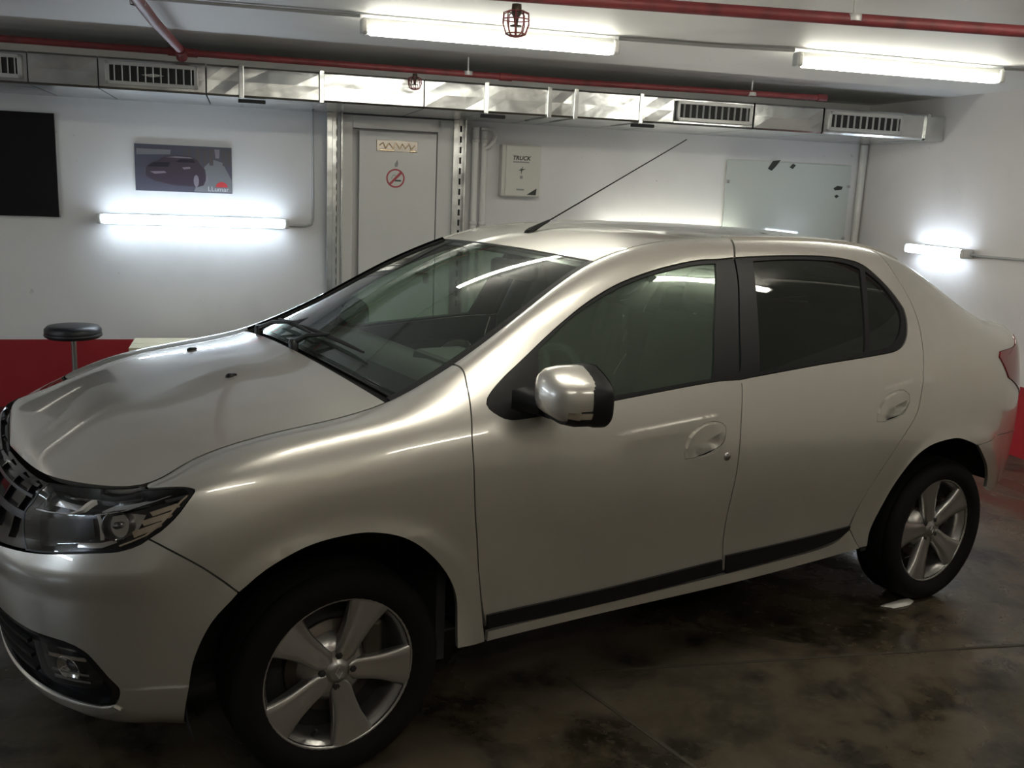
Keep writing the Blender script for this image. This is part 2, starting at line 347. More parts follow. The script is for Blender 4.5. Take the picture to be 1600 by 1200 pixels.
for X0, X1 in ((-1.62, -1.185), (-.75, -.245), (2.815, 3.375), (3.975, 4.58)):
    z0, z1 = DZ0+.026, DZ1-.022; fw = .022; cx, cz = (X0+X1)/2, (z0+z1)/2
    m = MB()
    for c, d in (((cx, DF-.012, z1-fw/2), (X1-X0, .024, fw)), ((cx, DF-.012, z0+fw/2), (X1-X0, .024, fw)), ((X0+fw/2, DF-.012, cz), (fw, .024, z1-z0)), ((X1-fw/2, DF-.012, cz), (fw, .024, z1-z0))): m.box(dloc(*c), d, .003)
    g = m.build('outlet_grille', M['grey_metal'], duct)
    MB().box(dloc(cx, DF-.0125, cz), (X1-X0-2*fw, .004, z1-z0-2*fw)).build('grille_back', M['dark_void'], g)
    n = 11; sl = MB().box((0, 0, 0), (.0035, .016, z1-z0-2*fw+.004), 0, Matrix.Rotation(math.radians(28), 3, 'Z')).build('slat', M['grey_metal'], g)
    for k in range(n):
        o = sl if k == 0 else sl.copy()
        if k: COL.objects.link(o); o.parent = g
        o.location = dloc(X0+fw+(X1-X0-2*fw)*(k+.6)/n, DF-.018, cz)
        if k: pass
# red fire pipes and their caged sprinklers
PY, PZ = 6.08, 2.305
def pipe(label, pts, r, joints=()):
    p0 = pts[len(pts)//2]; t = rthing('fire_pipe', label, 'pipe', *p0, group='red fire pipes')
    L = lambda p: (p[0]-p0[0], p[1]-p0[1], p[2]-p0[2])
    MB().tube([L(p) for p in pts], r, 14).build('pipe_run', M['redpipe'], t)
    for a, b in joints: MB().tube([L(a), L(b)], r*1.28, 14).build('coupling', M['redpipe'], t)
    return t
p1 = pipe('red fire pipe along the ventilation duct with a branch crossing the ceiling', [(XL_+.05, PY, PZ+.012), (-.3, PY, PZ), (2.0, PY, PZ-.006), (3.85, PY, PZ+.01)], .019, [((3.80, PY, PZ+.01), (3.87, PY, PZ+.01)), ((-.40, PY, PZ), (-.24, PY, PZ)), ((1.55, PY, PZ-.005), (1.63, PY, PZ-.005))])
L1 = lambda p: (p[0]-2.0, p[1]-PY, p[2]-PZ+.006)
MB().tube([L1(p) for p in [(-.325, PY-.02, PZ-.015), (-.335, PY-.10, PZ+.010), (-.38, 4.9, PZ), (-.41, 3.74, PZ)]], .024, 14).build('branch_run', M['redpipe'], p1)
MB().tube([L1((-.325, PY-.015, PZ-.030)), L1((-.33, PY-.08, PZ+.004))], .031, 14).build('coupling', M['redpipe'], p1)
p3 = pipe('red fire pipe nearest the viewer along the top of the picture', [(XL_+.05, 4.0, PZ-.005), (.90, 3.50, PZ-.005), (2.89, 3.24, PZ-.005), (XR_-.02, 2.97, PZ-.005)], .022)
for pp, hang in ((p1, ((-2.2, PY), (1.35, PY), (3.3, PY), (-.40, 4.4))), (p3, ((.2, 3.60), (2.2, 3.33), (4.2, 3.07)))):
    for X, Y in hang:
        w0 = room(X, Y, 0)-Vector((pp.location.x, pp.location.y, 0)); w0.rotate(Matrix.Rotation(RA, 3, 'Z'))
        MB().tube([(w0.x, w0.y, PZ-pp.location.z), (w0.x, w0.y, CZ-pp.location.z)], .006, 6).lathe([(.030, PZ-pp.location.z-.012), (.032, PZ-pp.location.z), (.030, PZ-pp.location.z+.012)], 14, 'z', (w0.x, w0.y, 0)).build('pipe_hanger', M['grey_metal'], pp)
def sprinkler(label, X, Y, z, s):
    t = rthing('sprinkler', label, 'sprinkler', X, Y, z, 0., 'caged sprinklers')
    MB().lathe([(0, .03*s), (.016*s, .03*s), (.018*s, .0), (.010*s, -.012*s), (.006*s, -.035*s), (.020*s, -.038*s), (.020*s, -.041*s), (0, -.041*s)], 16).build('sprinkler_head', M['brake'], t)
    cg = MB(); n = 10
    for k in range(n):
        a = 2*PI*k/n; cg.tube([(r*s*math.cos(a), r*s*math.sin(a), h*s) for r, h in ((.020, .01), (.044, .0), (.046, -.035), (.034, -.066), (.016, -.074))], .0022*s, 5)
    for r, h in ((.045, -.02), (.034, -.066), (.016, -.074), (.030, .006)): cg.tube([(r*s*math.cos(2*PI*k/24), r*s*math.sin(2*PI*k/24), h*s) for k in range(25)], .0022*s, 5, cap=False)
    cg.build('guard_cage', M['redpipe'], t)
    return t
sprinkler('sprinkler in a red wire cage hanging above the long ceiling lamp', .945, 3.495, PZ-.065, 1.05)
sprinkler('small sprinkler in a wire cage under the pipe before the duct', 1.02, PY, PZ-.052, .9)
# back wall, left to right
def wallthing(name, label, cat, X, z, dy=.0): return rthing(name, label, cat, X, DW-dy, z)
t = wallthing('wall_panel', 'glossy black panel on the back wall at the left edge', 'panel', -1.75, 1.64)
MB().box((0, -.012, 0), (1.12, .024, .672), .002).build('panel_sheet', M['panel_black'], t)
for z in (-.33, .22): MB().box((.562, -.010, z), (.012, .016, .014), .002).build('clip', M['steel'], t)
po = wallthing('poster', 'dark poster of a parked car with a red sun logo above the wall lamp', 'poster', -.388, 1.655)
PW, PH = .632, .312
def pz(u, v): return (-PW/2+PW*u, PH/2-PH*v)
MB().box((0, -.004, 0), (PW, .008, PH), .001).build('poster_board', M['p_bg'], po)
def pprint(name, poly, m, d): MB().prism([pz(*q) for q in poly], -.0085-d, -.0075, 'y').build(name, M[m], po)
pprint('print_road', [(.60, .98), (.66, .62), (.72, .42), (.80, .27), (.90, .33), (.995, .70), (.995, .98)], 'p_street', .0001)
pprint('print_shop', [(.02, .10), (.37, .10), (.36, .20), (.02, .23)], 'p_street', .0002)
for u, w_ in ((.50, .02), (.545, .03), (.62, .05), (.70, .035), (.76, .05), (.90, .03), (.95, .04)): pprint('print_tree', [(u, .06), (u+w_, .06), (u+w_*.9, .40), (u+w_*.1, .40)], 'p_trunk', .0003)
pprint('print_sky', [(.82, .05), (.875, .05), (.87, .24), (.83, .24)], 'p_lite', .0003)
pprint('print_car', [(.11, .50), (.16, .40), (.24, .33), (.30, .25), (.42, .22), (.57, .22), (.64, .30), (.68, .42), (.72, .50), (.73, .70), (.70, .84), (.64, .88), (.40, .86), (.20, .78), (.11, .68)], 'p_car', .0005)
pprint('print_windscreen', [(.12, .48), (.19, .38), (.36, .37), (.34, .47)], 'p_glass', .0008)
pprint('print_side_window', [(.42, .36), (.46, .29), (.60, .29), (.62, .36)], 'p_glass', .0008)
pprint('print_roof_light', [(.31, .26), (.42, .235), (.56, .24), (.60, .265), (.42, .27)], 'p_lite', .0008)
pprint('print_hood_light', [(.15, .58), (.30, .56), (.32, .60), (.20, .63)], 'p_lite', .0008)
pprint('print_lamp', [(.48, .47), (.56, .45), (.57, .49), (.50, .51)], 'p_lite', .0008)
for (u, v, a, b) in ((.625, .75, .028, .13), (.735, .70, .010, .09)): pprint('print_wheel', [(u+a*math.cos(2*PI*k/18), v+b*math.sin(2*PI*k/18)) for k in range(18)], 'p_lite', .0009)
pprint('print_sun', [(.89+.062*math.cos(PI*k/14), .865-.115*math.sin(PI*k/14)) for k in range(15)], 'p_sun', .0010)
text_mesh('print_logo', 'LLumar', .046, M['p_white'], po, Matrix.Translation((*[pz(.855, .915)[0]], -.0092, pz(.855, .915)[1])) @ Matrix.Rotation(PI/2, 4, 'X'))
for X0, X1, side_, mn in ((.572, .682, 'left', 'galv'), (1.475, 1.572, 'right', 'galv')):
    t = wallthing('steel_upright', 'perforated galvanised steel upright to the %s of the white door' % side_, 'upright', (X0+X1)/2, 0, .07); t['group'] = 'steel uprights beside the door'
    w_ = X1-X0; m = MB().box((-w_/2+.02, 0, 1.043), (.04, .05, 2.086), .003).box((w_/2-.006, .0, 1.043), (.012, .05, 2.086), .002).box((0, .022, 1.043), (w_, .006, 2.086)); m.build('channel', M['galv'], t)
    sl = MB().box((0, 0, 0), (.014, .004, .045), .002).build('slot', M['dark_void'], t); k = 0
    for z in np.arange(.75, 2.06, .075):
        o = sl if k == 0 else sl.copy(); k += 1
        if k > 1: COL.objects.link(o); o.parent = t
        o.location = (w_/2-.034, .0175, float(z))
door = MB().box((-.375, 0, 1.04), (.11, .05, 2.08), .004).box((.355, 0, 1.04), (.13, .05, 2.08), .004).box((0, 0, 2.035), (.64, .05, .09), .004).build('door_1', M['door_white'])
door.location = room(1.075, DW-.035, 0); door.rotation_euler = (0, 0, -RA); tag(door, 'white lacquered door in its frame between two steel uprights', None, None, 'structure')
leaf = MB().box((.005, -.008, .99), (.556, .045, 1.97), .003).build('door_leaf', M['door_white'], door)
dl = lambda X, z: (X-1.075, z)
x0, z0 = dl(1.070, 1.878)
pl = MB().box((x0, -.034, z0), (.295, .008, .078), .002).build('name_plate', M['plaque'], leaf); pl['label'] = 'engraved metal name plate'
zz = MB(); pts = [(-.13, .0), (-.10, .022), (-.085, -.02), (-.06, .02), (-.03, -.018), (-.01, .024), (.02, -.02), (.035, .018), (.06, -.016), (.085, .022), (.10, -.02), (.13, .012)]
for a, b in zip(pts[:-1], pts[1:]): zz.tube([(x0+a[0], -.039, z0+a[1]), (x0+b[0], -.039, z0+b[1])], .0042, 6)
for a, b in ((-.125, -.02), (.09, .135)): zz.box((x0+(a+b)/2, -.039, z0-.030), (b-a, .006, .012), .002)
zz.build('raised_lettering', M['brass'], leaf)
x0, z0 = dl(1.062, 1.653); ns = MB(); n = 36
for k in range(n):
    a, b = 2*PI*k/n, 2*PI*(k+1)/n
    ns.add([(x0+r*math.cos(q), y, z0+r*math.sin(q)) for y in (-.0325, -.0305) for q in (a, b) for r in (.056, .067)], [(0, 1, 3, 2), (4, 6, 7, 5), (1, 5, 7, 3), (0, 2, 6, 4)])
ns.prism([(x0+.9*(-.046-.007), z0-.046+.007), (x0-.046+.007, z0-.046-.006), (x0+.046+.006, z0+.046-.006), (x0+.046-.007, z0+.046+.007)], -.0325, -.0305)
ns = ns.build('no_smoking_sign', M['ink_red'], leaf)
MB().box((x0+.018, -.0312, z0-.016), (.045, .0012, .012)).build('printed_cigarette', M['ink_green'], leaf)
MB().tube([(x0-.03, -.0312, z0-.004), (x0-.022, -.0312, z0+.016), (x0-.006, -.0312, z0+.026), (x0+.004, -.0312, z0+.014)], .0025, 5).build('printed_smoke', M['ink_grey'], leaf)
x0, z0 = dl(1.068, 1.757)
MB().prism([(x0-.010, z0-.026), (x0+.008, z0-.022), (x0+.012, z0+.004), (x0+.006, z0+.028), (x0-.006, z0+.008), (x0-.014, z0-.006)], -.0315, -.0302).build('small_sticker', M['ink_grey'], leaf)
MB().tube([(.225, -.05, .98), (.225, -.075, .98), (.14, -.078, .98)], .010, 8).box((.225, -.034, .98), (.04, .008, .16), .003).build('door_handle', M['steel'], leaf)
for X, top_, r, lab in ((1.648, 2.04, .026, 'thinner white vertical pipe right of the door'), (1.716, 2.02, .024, 'white vertical pipe with a bent spout left of the cabinet')):
    t = wallthing('drain_pipe', lab, 'pipe', X, 0, .05); t['group'] = 'white vertical pipes'
    MB().tube([(0, 0, 0), (0, 0, top_)], r, 14).build('pipe_run', M['pvc'], t)
    for z in (.6, 1.35, 1.95): MB().lathe([(r, -.014), (r+.005, -.012), (r+.005, .012), (r, .014)], 16, 'z', (0, 0, z)).build('pipe_clip', M['pvc'], t)
    if r < .025: MB().tube([(0, -.02, 1.895), (.03, -.03, 1.91), (.06, -.03, 1.945), (.078, -.02, 1.985), (.07, .0, 2.02), (.02, .01, 2.035), (-.03, .0, 2.035)], .014, 10).build('bent_spout', M['pvc'], t)
t = wallthing('wall_cabinet', 'cream wall cabinet with a small printed notice beside the white pipes', 'cabinet', 1.995, 1.745)
MB().box((0, -.045, 0), (.30, .09, .375), .006).build('cabinet_body', M['cabinet'], t)
ddx = MB().box((.012, -.094, 0), (.268, .010, .362), .003).build('cabinet_door', M['cabinet'], t)
text_mesh('printed_title', 'TRUCK', .042, M['ink'], ddx, Matrix.Translation((-.005, -.0995, .092)) @ Matrix.Rotation(PI/2, 4, 'X'), shear=.25, bold=.0012)
MB().box((-.005, -.0994, .064), (.125, .0008, .010)).build('printed_line', M['ink_grey'], ddx)
st = MB()
for a, l in ((75, .030), (15, .036), (-95, .034), (190, .028), (135, .016)):
    a = math.radians(a); c = (.0, .008); st.prism([(c[0]-.006*math.sin(a), c[1]+.006*math.cos(a)), (c[0]+.006*math.sin(a), c[1]-.006*math.cos(a)), (c[0]+l*math.cos(a), c[1]+l*math.sin(a))], -.0999, -.0990)
st.build('printed_emblem', M['ink_green'], ddx)
MB().box((.0, -.0994, -.045), (.022, .0008, .022)).build('printed_mark', M['ink_grey'], ddx)
MB().box((-.005, -.0994, -.135), (.06, .0008, .012)).build('printed_line', M['ink_grey'], ddx)
MB().prism([(.045, -.172), (.118, -.172), (.122, -.122)], -.0999, -.0990).build('corner_triangle', M['ink'], ddx)
MB().lathe([(0, -.008), (.008, -.007), (.010, 0)], 12, 'y', (.152, -.05, -.045)).build('cabinet_lock', M['steel'], t)
t = wallthing('glass_board', 'greenish glass board with dark stickers on the back wall by the corner', 'board', 4.28, 1.60)
MB().box((0, -.014, 0), (1.13, .008, .62), .001).build('glass_sheet', M['boardsheet'], t)
for i, poly in enumerate(([(-.205, .255), (-.165, .318), (-.095, .328), (-.140, .270), (-.170, .240)], [(-.01, .275), (.02, .305), (.045, .292), (.02, .262)], [(.415, .125), (.45, .145), (.50, .140), (.49, .115), (.43, .108)], [(.43, .060), (.45, .075), (.475, .062), (.45, .045)])):
    MB().prism(poly, -.0215, -.0185).build('dark_sticker', M['ink'], t)
for x, z in ((-.548, .14), (.556, .145), (-.548, -.28), (.556, -.28)): MB().box((x, -.014, z), (.030, .016, .022), .004).build('clamp', M['steel'], t)
cable('corner_pipe', 'white vertical pipe boxed into the right corner of the room', [(XR_-.035, DW-.035, .0), (XR_-.035, DW-.035, DZ0-.005)], .030, 'pipe', 'pvc', X=XR_, Y=DW, z=0)
# in front of the back wall: stool and carton
t = rthing('stool', 'round stool with a black padded seat on a single steel column', 'stool', -1.04, 6.50)
MB().lathe([(0, .668), (.10, .668), (.150, .662), (.166, .645), (.168, .620), (.164, .598), (.150, .588), (0, .588)], 40).build('seat', M['vinyl'], t)
MB().lathe([(.166, .598), (.170, .604), (.170, .612), (.166, .618)], 40).build('seat_piping', M['vinyl'], t)
MB().tube([(0, 0, .10), (0, 0, .32)], .024, 14).build('lower_column', M['steel'], t); MB().tube([(0, 0, .30), (0, 0, .59)], .0165, 14).build('column', M['steel'], t)
for k in range(5):
    a = 2*PI*k/5; MB().tube([(0, 0, .12), (.14*math.cos(a), .14*math.sin(a), .095), (.25*math.cos(a), .25*math.sin(a), .062)], [.022, .018, .014], 8).build('foot', M['steel'], t)
    MB().lathe([(0, -.012), (.026, -.012), (.028, 0), (.026, .012), (0, .012)], 16, 'y', (.25*math.cos(a), .25*math.sin(a), .028)).build('castor', M['trim'], t)
t = rthing('carton', 'pale cardboard carton standing on the floor right of the stool', 'box', -.36, 6.72)
MB().box((0, 0, .255), (.72, .40, .51), .004).build('carton_body', M['carton'], t)
for y in (-.101, .101): MB().box((0, y, .513), (.722, .198, .006), .001).build('flap', M['carton'], t)
MB().box((0, 0, .5168), (.722, .05, .0012)).build('packing_tape', M['carton'], t)
sp = MB(); random.seed(9)
ring = [(.055*(1+.25*math.sin(3*a+.5))*math.cos(a)*1.5, .030*(1+.2*math.cos(2*a))*math.sin(a)) for a in np.linspace(0, 2*PI, 15)[:-1]]
sp.add([(x, y, .002) for x, y in ring]+[(x*.7, y*.6, .012+.006*math.sin(9*x)) for x, y in ring]+[(0, 0, .016)], [(i, (i+1) % 14, 14+(i+1) % 14, 14+i) for i in range(14)]+[(14+i, 14+(i+1) % 14, 28) for i in range(14)], True)
o = sp.build('paper_scrap', M['paper']); o.location = (2.47, -.80, 0); o.rotation_euler = (0, 0, -.1); tag(o, 'small white crumpled scrap on the floor before the rear tyre', 'scrap')
# ---------------------------------------------------------------- car body surfaces (metres, x to the rear, y across, z up)
def _spl(xs, ys):
    """natural cubic spline coefficients through columns of ys"""
    xs = np.asarray(xs, float); ys = np.asarray(ys, float)
    n = len(xs); h = np.diff(xs)
    A = np.zeros((n, n)); B = np.zeros(ys.shape)
    A[0, 0] = A[-1, -1] = 1.0
    for i in range(1, n-1):
        A[i, i-1] = h[i-1]; A[i, i] = 2*(h[i-1]+h[i]); A[i, i+1] = h[i]
        B[i] = 6*((ys[i+1]-ys[i])/h[i]-(ys[i]-ys[i-1])/h[i-1])
    return xs, ys, np.linalg.solve(A, B.reshape(n, -1)).reshape(ys.shape)
def _sev(sp, x):
    xs, ys, m = sp
    x = np.clip(np.asarray(x, float), xs[0], xs[-1])
    i = np.clip(np.searchsorted(xs, x, side='right')-1, 0, len(xs)-2)
    h = xs[i+1]-xs[i]; a = (xs[i+1]-x)/h; b = (x-xs[i])/h
    sh = a.shape+(1,)*(ys.ndim-1)
    a = a.reshape(sh); b = b.reshape(sh); h = h.reshape(sh)
    return a*ys[i]+b*ys[i+1]+((a**3-a)*m[i]+(b**3-b)*m[i+1])*h*h/6
NJ = 14
def _row(x, yz):
    return [(x, y, z) for y, z in yz]
LOW = [(.75, .20), (.806, .225), (.824, .262), (.825, .335), (.829, .43), (.848, .54), (.870, .68), (.876, .82)]
def _wrap(x0, xt, W, Z, e, phi, top):
    """the lower controls swept round a corner on a superellipse, the upper ones given"""
    s, c = math.sin(phi)**e, max(math.cos(phi), 0)**e
    return [(x0+(xt[j]-x0)*s, W[j]*c, Z[j]) for j in range(len(W))]+top
def _net():
    st = []; rows = []
    W = [.725, .775, .798, .808, .82, .842, .862, .868, .85]
    XF = [-.70, -.745, -.775, -.795, -.81, -.82, -.82, -.80, -.78]
    ZS = [.215, .245, .285, .345, .43, .54, .66, .78, .90]
    ZF = [.19, .22, .28, .36, .44, .53, .61, .69, .755]
    def zf(t): return [a+(b-a)*t for a, b in zip(ZS, ZF)]
    R = math.radians
    st.append(-1.25); rows.append(_wrap(-.15, XF, W, zf(1), .75, R(90), [(-.762, 0, .785), (-.752, 0, .805), (-.741, 0, .817), (-.729, 0, .825), (-.715, 0, .83)]))
    st.append(-.92); rows.append(_wrap(-.15, XF, W, zf(.97), .75, R(75), [(-.742, .335, .80), (-.733, .34, .82), (-.72, .343, .834), (-.703, .347, .845), (-.682, .35, .851)]))
    st.append(-.68); rows.append(_wrap(-.15, XF, W, zf(.82), .75, R(55), [(-.670, .580, .810), (-.663, .577, .829), (-.651, .571, .844), (-.632, .561, .854), (-.607, .55, .860)]))
    st.append(-.50); rows.append(_wrap(-.15, XF, W, zf(.55), .75, R(35), [(-.556, .728, .846), (-.540, .716, .857), (-.517, .695, .865), (-.490, .670, .867), (-.463, .646, .863)]))
    st.append(-.34); rows.append(_wrap(-.15, XF, W, zf(.2), .75, R(15), [(-.362, .81, .904), (-.360, .785, .918), (-.357, .750, .924), (-.353, .712, .925), (-.35, .672, .921)]))
    L = [(y*.99, z) for y, z in LOW]
    st.append(-.15); rows.append(_row(-.15, L+[(.855, .895), (.822, .946), (.790, .966), (.757, .974), (.718, .976), (.68, .972)]))
    st.append(.19); rows.append(_row(.19, LOW+[(.866, .925), (.834, .986), (.798, 1.016), (.760, 1.029), (.718, 1.033), (.678, 1.031)]))
    st.append(.32); rows.append(_row(.32, LOW+[(.866, .93), (.835, .997), (.790, 1.043), (.745, 1.072), (.706, 1.085), (.664, 1.080)]))
    st.append(.45); rows.append(_row(.45, LOW+[(.865, .935), (.836, 1.005), (.778, 1.076), (.726, 1.122), (.69, 1.146), (.646, 1.14)]))
    st.append(.75); rows.append(_row(.75, LOW+[(.864, .94), (.838, 1.018), (.765, 1.14), (.69, 1.25), (.64, 1.312), (.59, 1.302)]))
    st.append(1.0); rows.append(_row(1.0, LOW+[(.863, .945), (.838, 1.026), (.758, 1.185), (.67, 1.345), (.607, 1.420), (.53, 1.412)]))
    st.append(1.25); rows.append(_row(1.25, LOW+[(.862, .95), (.838, 1.034), (.756, 1.21), (.665, 1.395), (.60, 1.475), (.525, 1.472)]))
    st.append(1.6); rows.append(_row(1.6, LOW+[(.862, .955), (.838, 1.047), (.757, 1.22), (.664, 1.41), (.60, 1.496), (.52, 1.492)]))
    st.append(2.1); rows.append(_row(2.1, LOW+[(.864, .97), (.838, 1.075), (.76, 1.23), (.668, 1.40), (.60, 1.486), (.52, 1.484)]))
    st.append(2.45); rows.append(_row(2.45, LOW+[(.864, .98), (.832, 1.09), (.756, 1.21), (.672, 1.355), (.605, 1.43), (.525, 1.43)]))
    L = [(y*.995, z) for y, z in LOW]
    st.append(2.75); rows.append(_row(2.75, L+[(.857, .985), (.815, 1.088), (.75, 1.175), (.677, 1.25), (.61, 1.292), (.535, 1.292)]))
    W = [y*.99 for y, z in LOW]+[.85]
    XR = [3.36, 3.42, 3.47, 3.50, 3.50, 3.49, 3.465, 3.445, 3.42]
    Z = [z for y, z in LOW]+[.985]
    st.append(3.02); rows.append(_wrap(2.7, XR, W, Z, .7, R(17), [(3.0, .785, 1.075), (3.0, .728, 1.125), (3.0, .668, 1.156), (3.0, .612, 1.172), (3.0, .55, 1.175)]))
    st.append(3.27); rows.append(_wrap(2.7, XR, W, Z, .7, R(36), [(3.195, .72, 1.06), (3.19, .69, 1.098), (3.187, .655, 1.122), (3.185, .612, 1.135), (3.185, .56, 1.14)]))
    st.append(3.50); rows.append(_wrap(2.7, XR, W, Z, .7, R(56), [(3.31, .56, 1.05), (3.315, .555, 1.08), (3.32, .545, 1.10), (3.325, .53, 1.112), (3.325, .51, 1.118)]))
    st.append(3.75); rows.append(_wrap(2.7, XR, W, Z, .7, R(76), [(3.37, .32, 1.05), (3.375, .32, 1.085), (3.38, .315, 1.108), (3.38, .31, 1.12), (3.375, .30, 1.126)]))
    st.append(4.05); rows.append(_wrap(2.7, XR, W, Z, .7, R(90), [(3.385, 0, 1.05), (3.39, 0, 1.09), (3.395, 0, 1.115), (3.395, 0, 1.126), (3.39, 0, 1.13)]))
    return np.array(st), np.array(rows, float)
_ST, _ROWS = _net()
_NET = _spl(_ST, _ROWS)
_KN = np.concatenate([[0]*3, np.linspace(0, 1, NJ-2), [1]*3])
def _basis(v):
    v = np.clip(np.asarray(v, float), 0, 1-1e-9)
    N = np.array([(v >= _KN[i]) & (v < _KN[i+1]) for i in range(len(_KN)-1)], float)
    for k in range(1, 4):
        M = np.zeros((len(_KN)-1-k,)+v.shape)
        for i in range(len(_KN)-1-k):
            d1 = _KN[i+k]-_KN[i]; d2 = _KN[i+k+1]-_KN[i+1]
            if d1 > 0: M[i] += (v-_KN[i])/d1*N[i]
            if d2 > 0: M[i] += (_KN[i+k+1]-v)/d2*N[i+1]
        N = M
    return N
WB = 2.634
def side(s, v):
    """body side of the near flank: s runs front centre -> rear centre, v sill -> roof edge"""
    s = np.asarray(s, float); v = np.asarray(v, float)
    c = _sev(_NET, s); N = np.moveaxis(_basis(v), 0, -1)
    p = (c*N[..., None]).sum(-2)
    for cx in (0.0, WB):                       # rolled wheel-arch lips
        r = np.hypot(p[..., 0]-cx, p[..., 2]-.325)
        t = np.clip((.475-r)/.075, 0, 1); t = t*t*(3-2*t)
        p[..., 1] += .012*t*np.clip((.80-p[..., 2])/.1, 0, 1)*(p[..., 1] > .6)
    # the bumper's shelf under the headlights
    f = np.clip((-.34-s)/.12, 0, 1); f = f*f*(3-2*f)
    ru = np.clip((.57-v)/.075, 0, 1); rl = np.clip((v-.415)/.08, 0, 1)
    a = .016*f*ru*rl*rl*(3-2*rl); dx = p[..., 0]+.15; l = np.maximum(np.hypot(dx, p[..., 1]), 1e-6)
    p[..., 0] += a*dx/l; p[..., 1] += a*p[..., 1]/l
    # styling creases above the door handles and low on the bumper corner
    for s0, s1, va, vb in ((.86, 1.30, .612, .627), (2.10, 2.42, .628, .646), (-.49, -.34, .170, .198)):
        t = np.clip((s-s0)/(s1-s0), 0, 1); e = np.clip((s-s0)/.08, 0, 1)*np.clip((s1-s)/.03, 0, 1)
        vc = va+(vb-va)*t; d = (v-vc)*1.62
        p[..., 1] += .0050*e*np.exp(-np.where(d > 0, (d/.010)**2, (d/.060)**2))
    p[..., 1] *= -1
    return p
_TB = _spl([-1.25, -.92, -.68, -.5, -.34, -.15, .19, .32, .6, 1.0, 1.25, 1.6, 2.1, 2.3, 2.75, 3.02, 3.27, 3.6, 4.05],
           np.array([(0, 0), (0, .016), (0, .045), (0, .105), (0, .071), (0, .066), (-.055, .050), (-.075, .035), (-.07, .032), (-.035, .014), (-.01, .016), (0, .022), (0, .022), (.03, .026),
            (.06, .03), (.05, .018), (.02, .014), (.01, .008), (0, 0)], float))
def top(s, q):
    """hood, windscreen, roof, backlight and deck in one: s as in side(), q -1 near edge .. 1 far edge"""
    s = np.asarray(s, float); q = np.asarray(q, float)
    e = _sev(_NET, s)[..., NJ-1, :]; b = _sev(_TB, s); t = np.clip((-.08-s)/.30, 0, 1)
    w = 1-np.abs(q)**(2+1.5*t*t*(3-2*t))
    return np.stack([e[..., 0]+b[..., 0]*w, q*e[..., 1], e[..., 2]+b[..., 1]*w], -1)
def normals(f, a, b, flip=1.0, h=2e-4):
    du = f(a+h, b)-f(a-h, b); dv = f(a, np.clip(b+h, None, 1))-f(a, b-h)
    n = np.cross(du, dv); l = np.linalg.norm(n, axis=-1, keepdims=True)
    return flip*n/np.maximum(l, 1e-12)
# outlines on the body side, as (s, v)
G1 = np.array([(0.409, 0.930), (0.399, 0.865), (0.390, 0.804), (0.369, 0.679), (0.366, 0.617), (0.374, 0.507), (0.393, 0.423), (0.420, 0.317), (0.445, 0.189), (0.452, 0.149)])
B = np.array([(1.586, 0.985), (1.514, 0.927), (1.498, 0.882), (1.411, 0.740), (1.407, 0.706), (1.392, 0.607), (1.388, 0.497), (1.382, 0.431), (1.380, 0.376), (1.388, 0.312), (1.400, 0.257), (1.410, 0.201)])
W1 = np.array([(1.513, 0.926), (1.434, 0.925), (1.355, 0.926), (1.237, 0.923), (1.095, 0.919), (0.960, 0.915), (0.822, 0.905), (0.685, 0.883), (0.551, 0.843), (0.481, 0.811), (0.445, 0.783), (0.437, 0.766), (0.441, 0.748), (0.467, 0.719), (0.504, 0.701), (0.582, 0.699), (0.682, 0.703), (0.785, 0.707), (0.979, 0.713), (1.290, 0.720), (1.401, 0.717)])
G1L = np.array([(0.657, 0.865), (0.734, 0.884), (0.818, 0.898), (0.955, 0.907), (1.090, 0.912), (1.231, 0.915), (1.349, 0.918), (1.421, 0.917), (1.399, 0.884), (1.342, 0.816), (1.285, 0.729), (0.983, 0.724), (0.794, 0.723), (0.599, 0.718)])
W2 = np.array([(1.383, 0.716), (1.495, 0.720), (1.769, 0.725), (2.052, 0.726), (2.196, 0.729), (2.256, 0.740), (2.301, 0.765), (2.333, 0.803), (2.337, 0.827), (2.310, 0.853), (2.256, 0.885), (2.178, 0.916), (2.106, 0.925), (1.991, 0.930), (1.796, 0.930), (1.601, 0.928), (1.519, 0.927)])
G2 = np.array([(1.602, 0.919), (1.788, 0.922), (1.981, 0.921), (2.093, 0.916), (2.153, 0.906), (2.041, 0.739), (1.760, 0.734), (1.501, 0.729)])
G3 = np.array([(2.182, 0.902), (2.237, 0.882), (2.281, 0.856), (2.308, 0.822), (2.302, 0.802), (2.262, 0.770), (2.221, 0.751), (2.174, 0.742), (2.066, 0.739)])
ARCHF = np.array([(-0.393, 0.000), (-0.346, 0.195), (-0.338, 0.288), (-0.308, 0.370), (-0.270, 0.420), (-0.208, 0.456), (-0.125, 0.476), (-0.019, 0.483), (0.061, 0.482), (0.147, 0.468), (0.219, 0.437), (0.284, 0.388), (0.325, 0.336), (0.342, 0.278), (0.352, 0.152)])
ARCHR = np.array([(2.182, 0.158), (2.186, 0.230), (2.225, 0.322), (2.268, 0.386), (2.342, 0.443), (2.427, 0.473), (2.530, 0.483), (2.615, 0.481), (2.710, 0.462), (2.791, 0.428), (2.866, 0.381), (2.905, 0.332), (2.926, 0.271), (2.885, 0.224)])
BUMPGAP = list([(-0.422, 0.574), (-0.384, 0.543), (-0.332, 0.496), (-0.280, 0.462)])
STRIPTOP = np.array([(0.449, 0.239), (1.396, 0.246), (1.412, 0.257), (2.057, 0.264)])
STRIPBOT = np.array([(0.452, 0.197), (1.404, 0.200), (1.840, 0.206), (1.979, 0.219), (2.049, 0.253)])
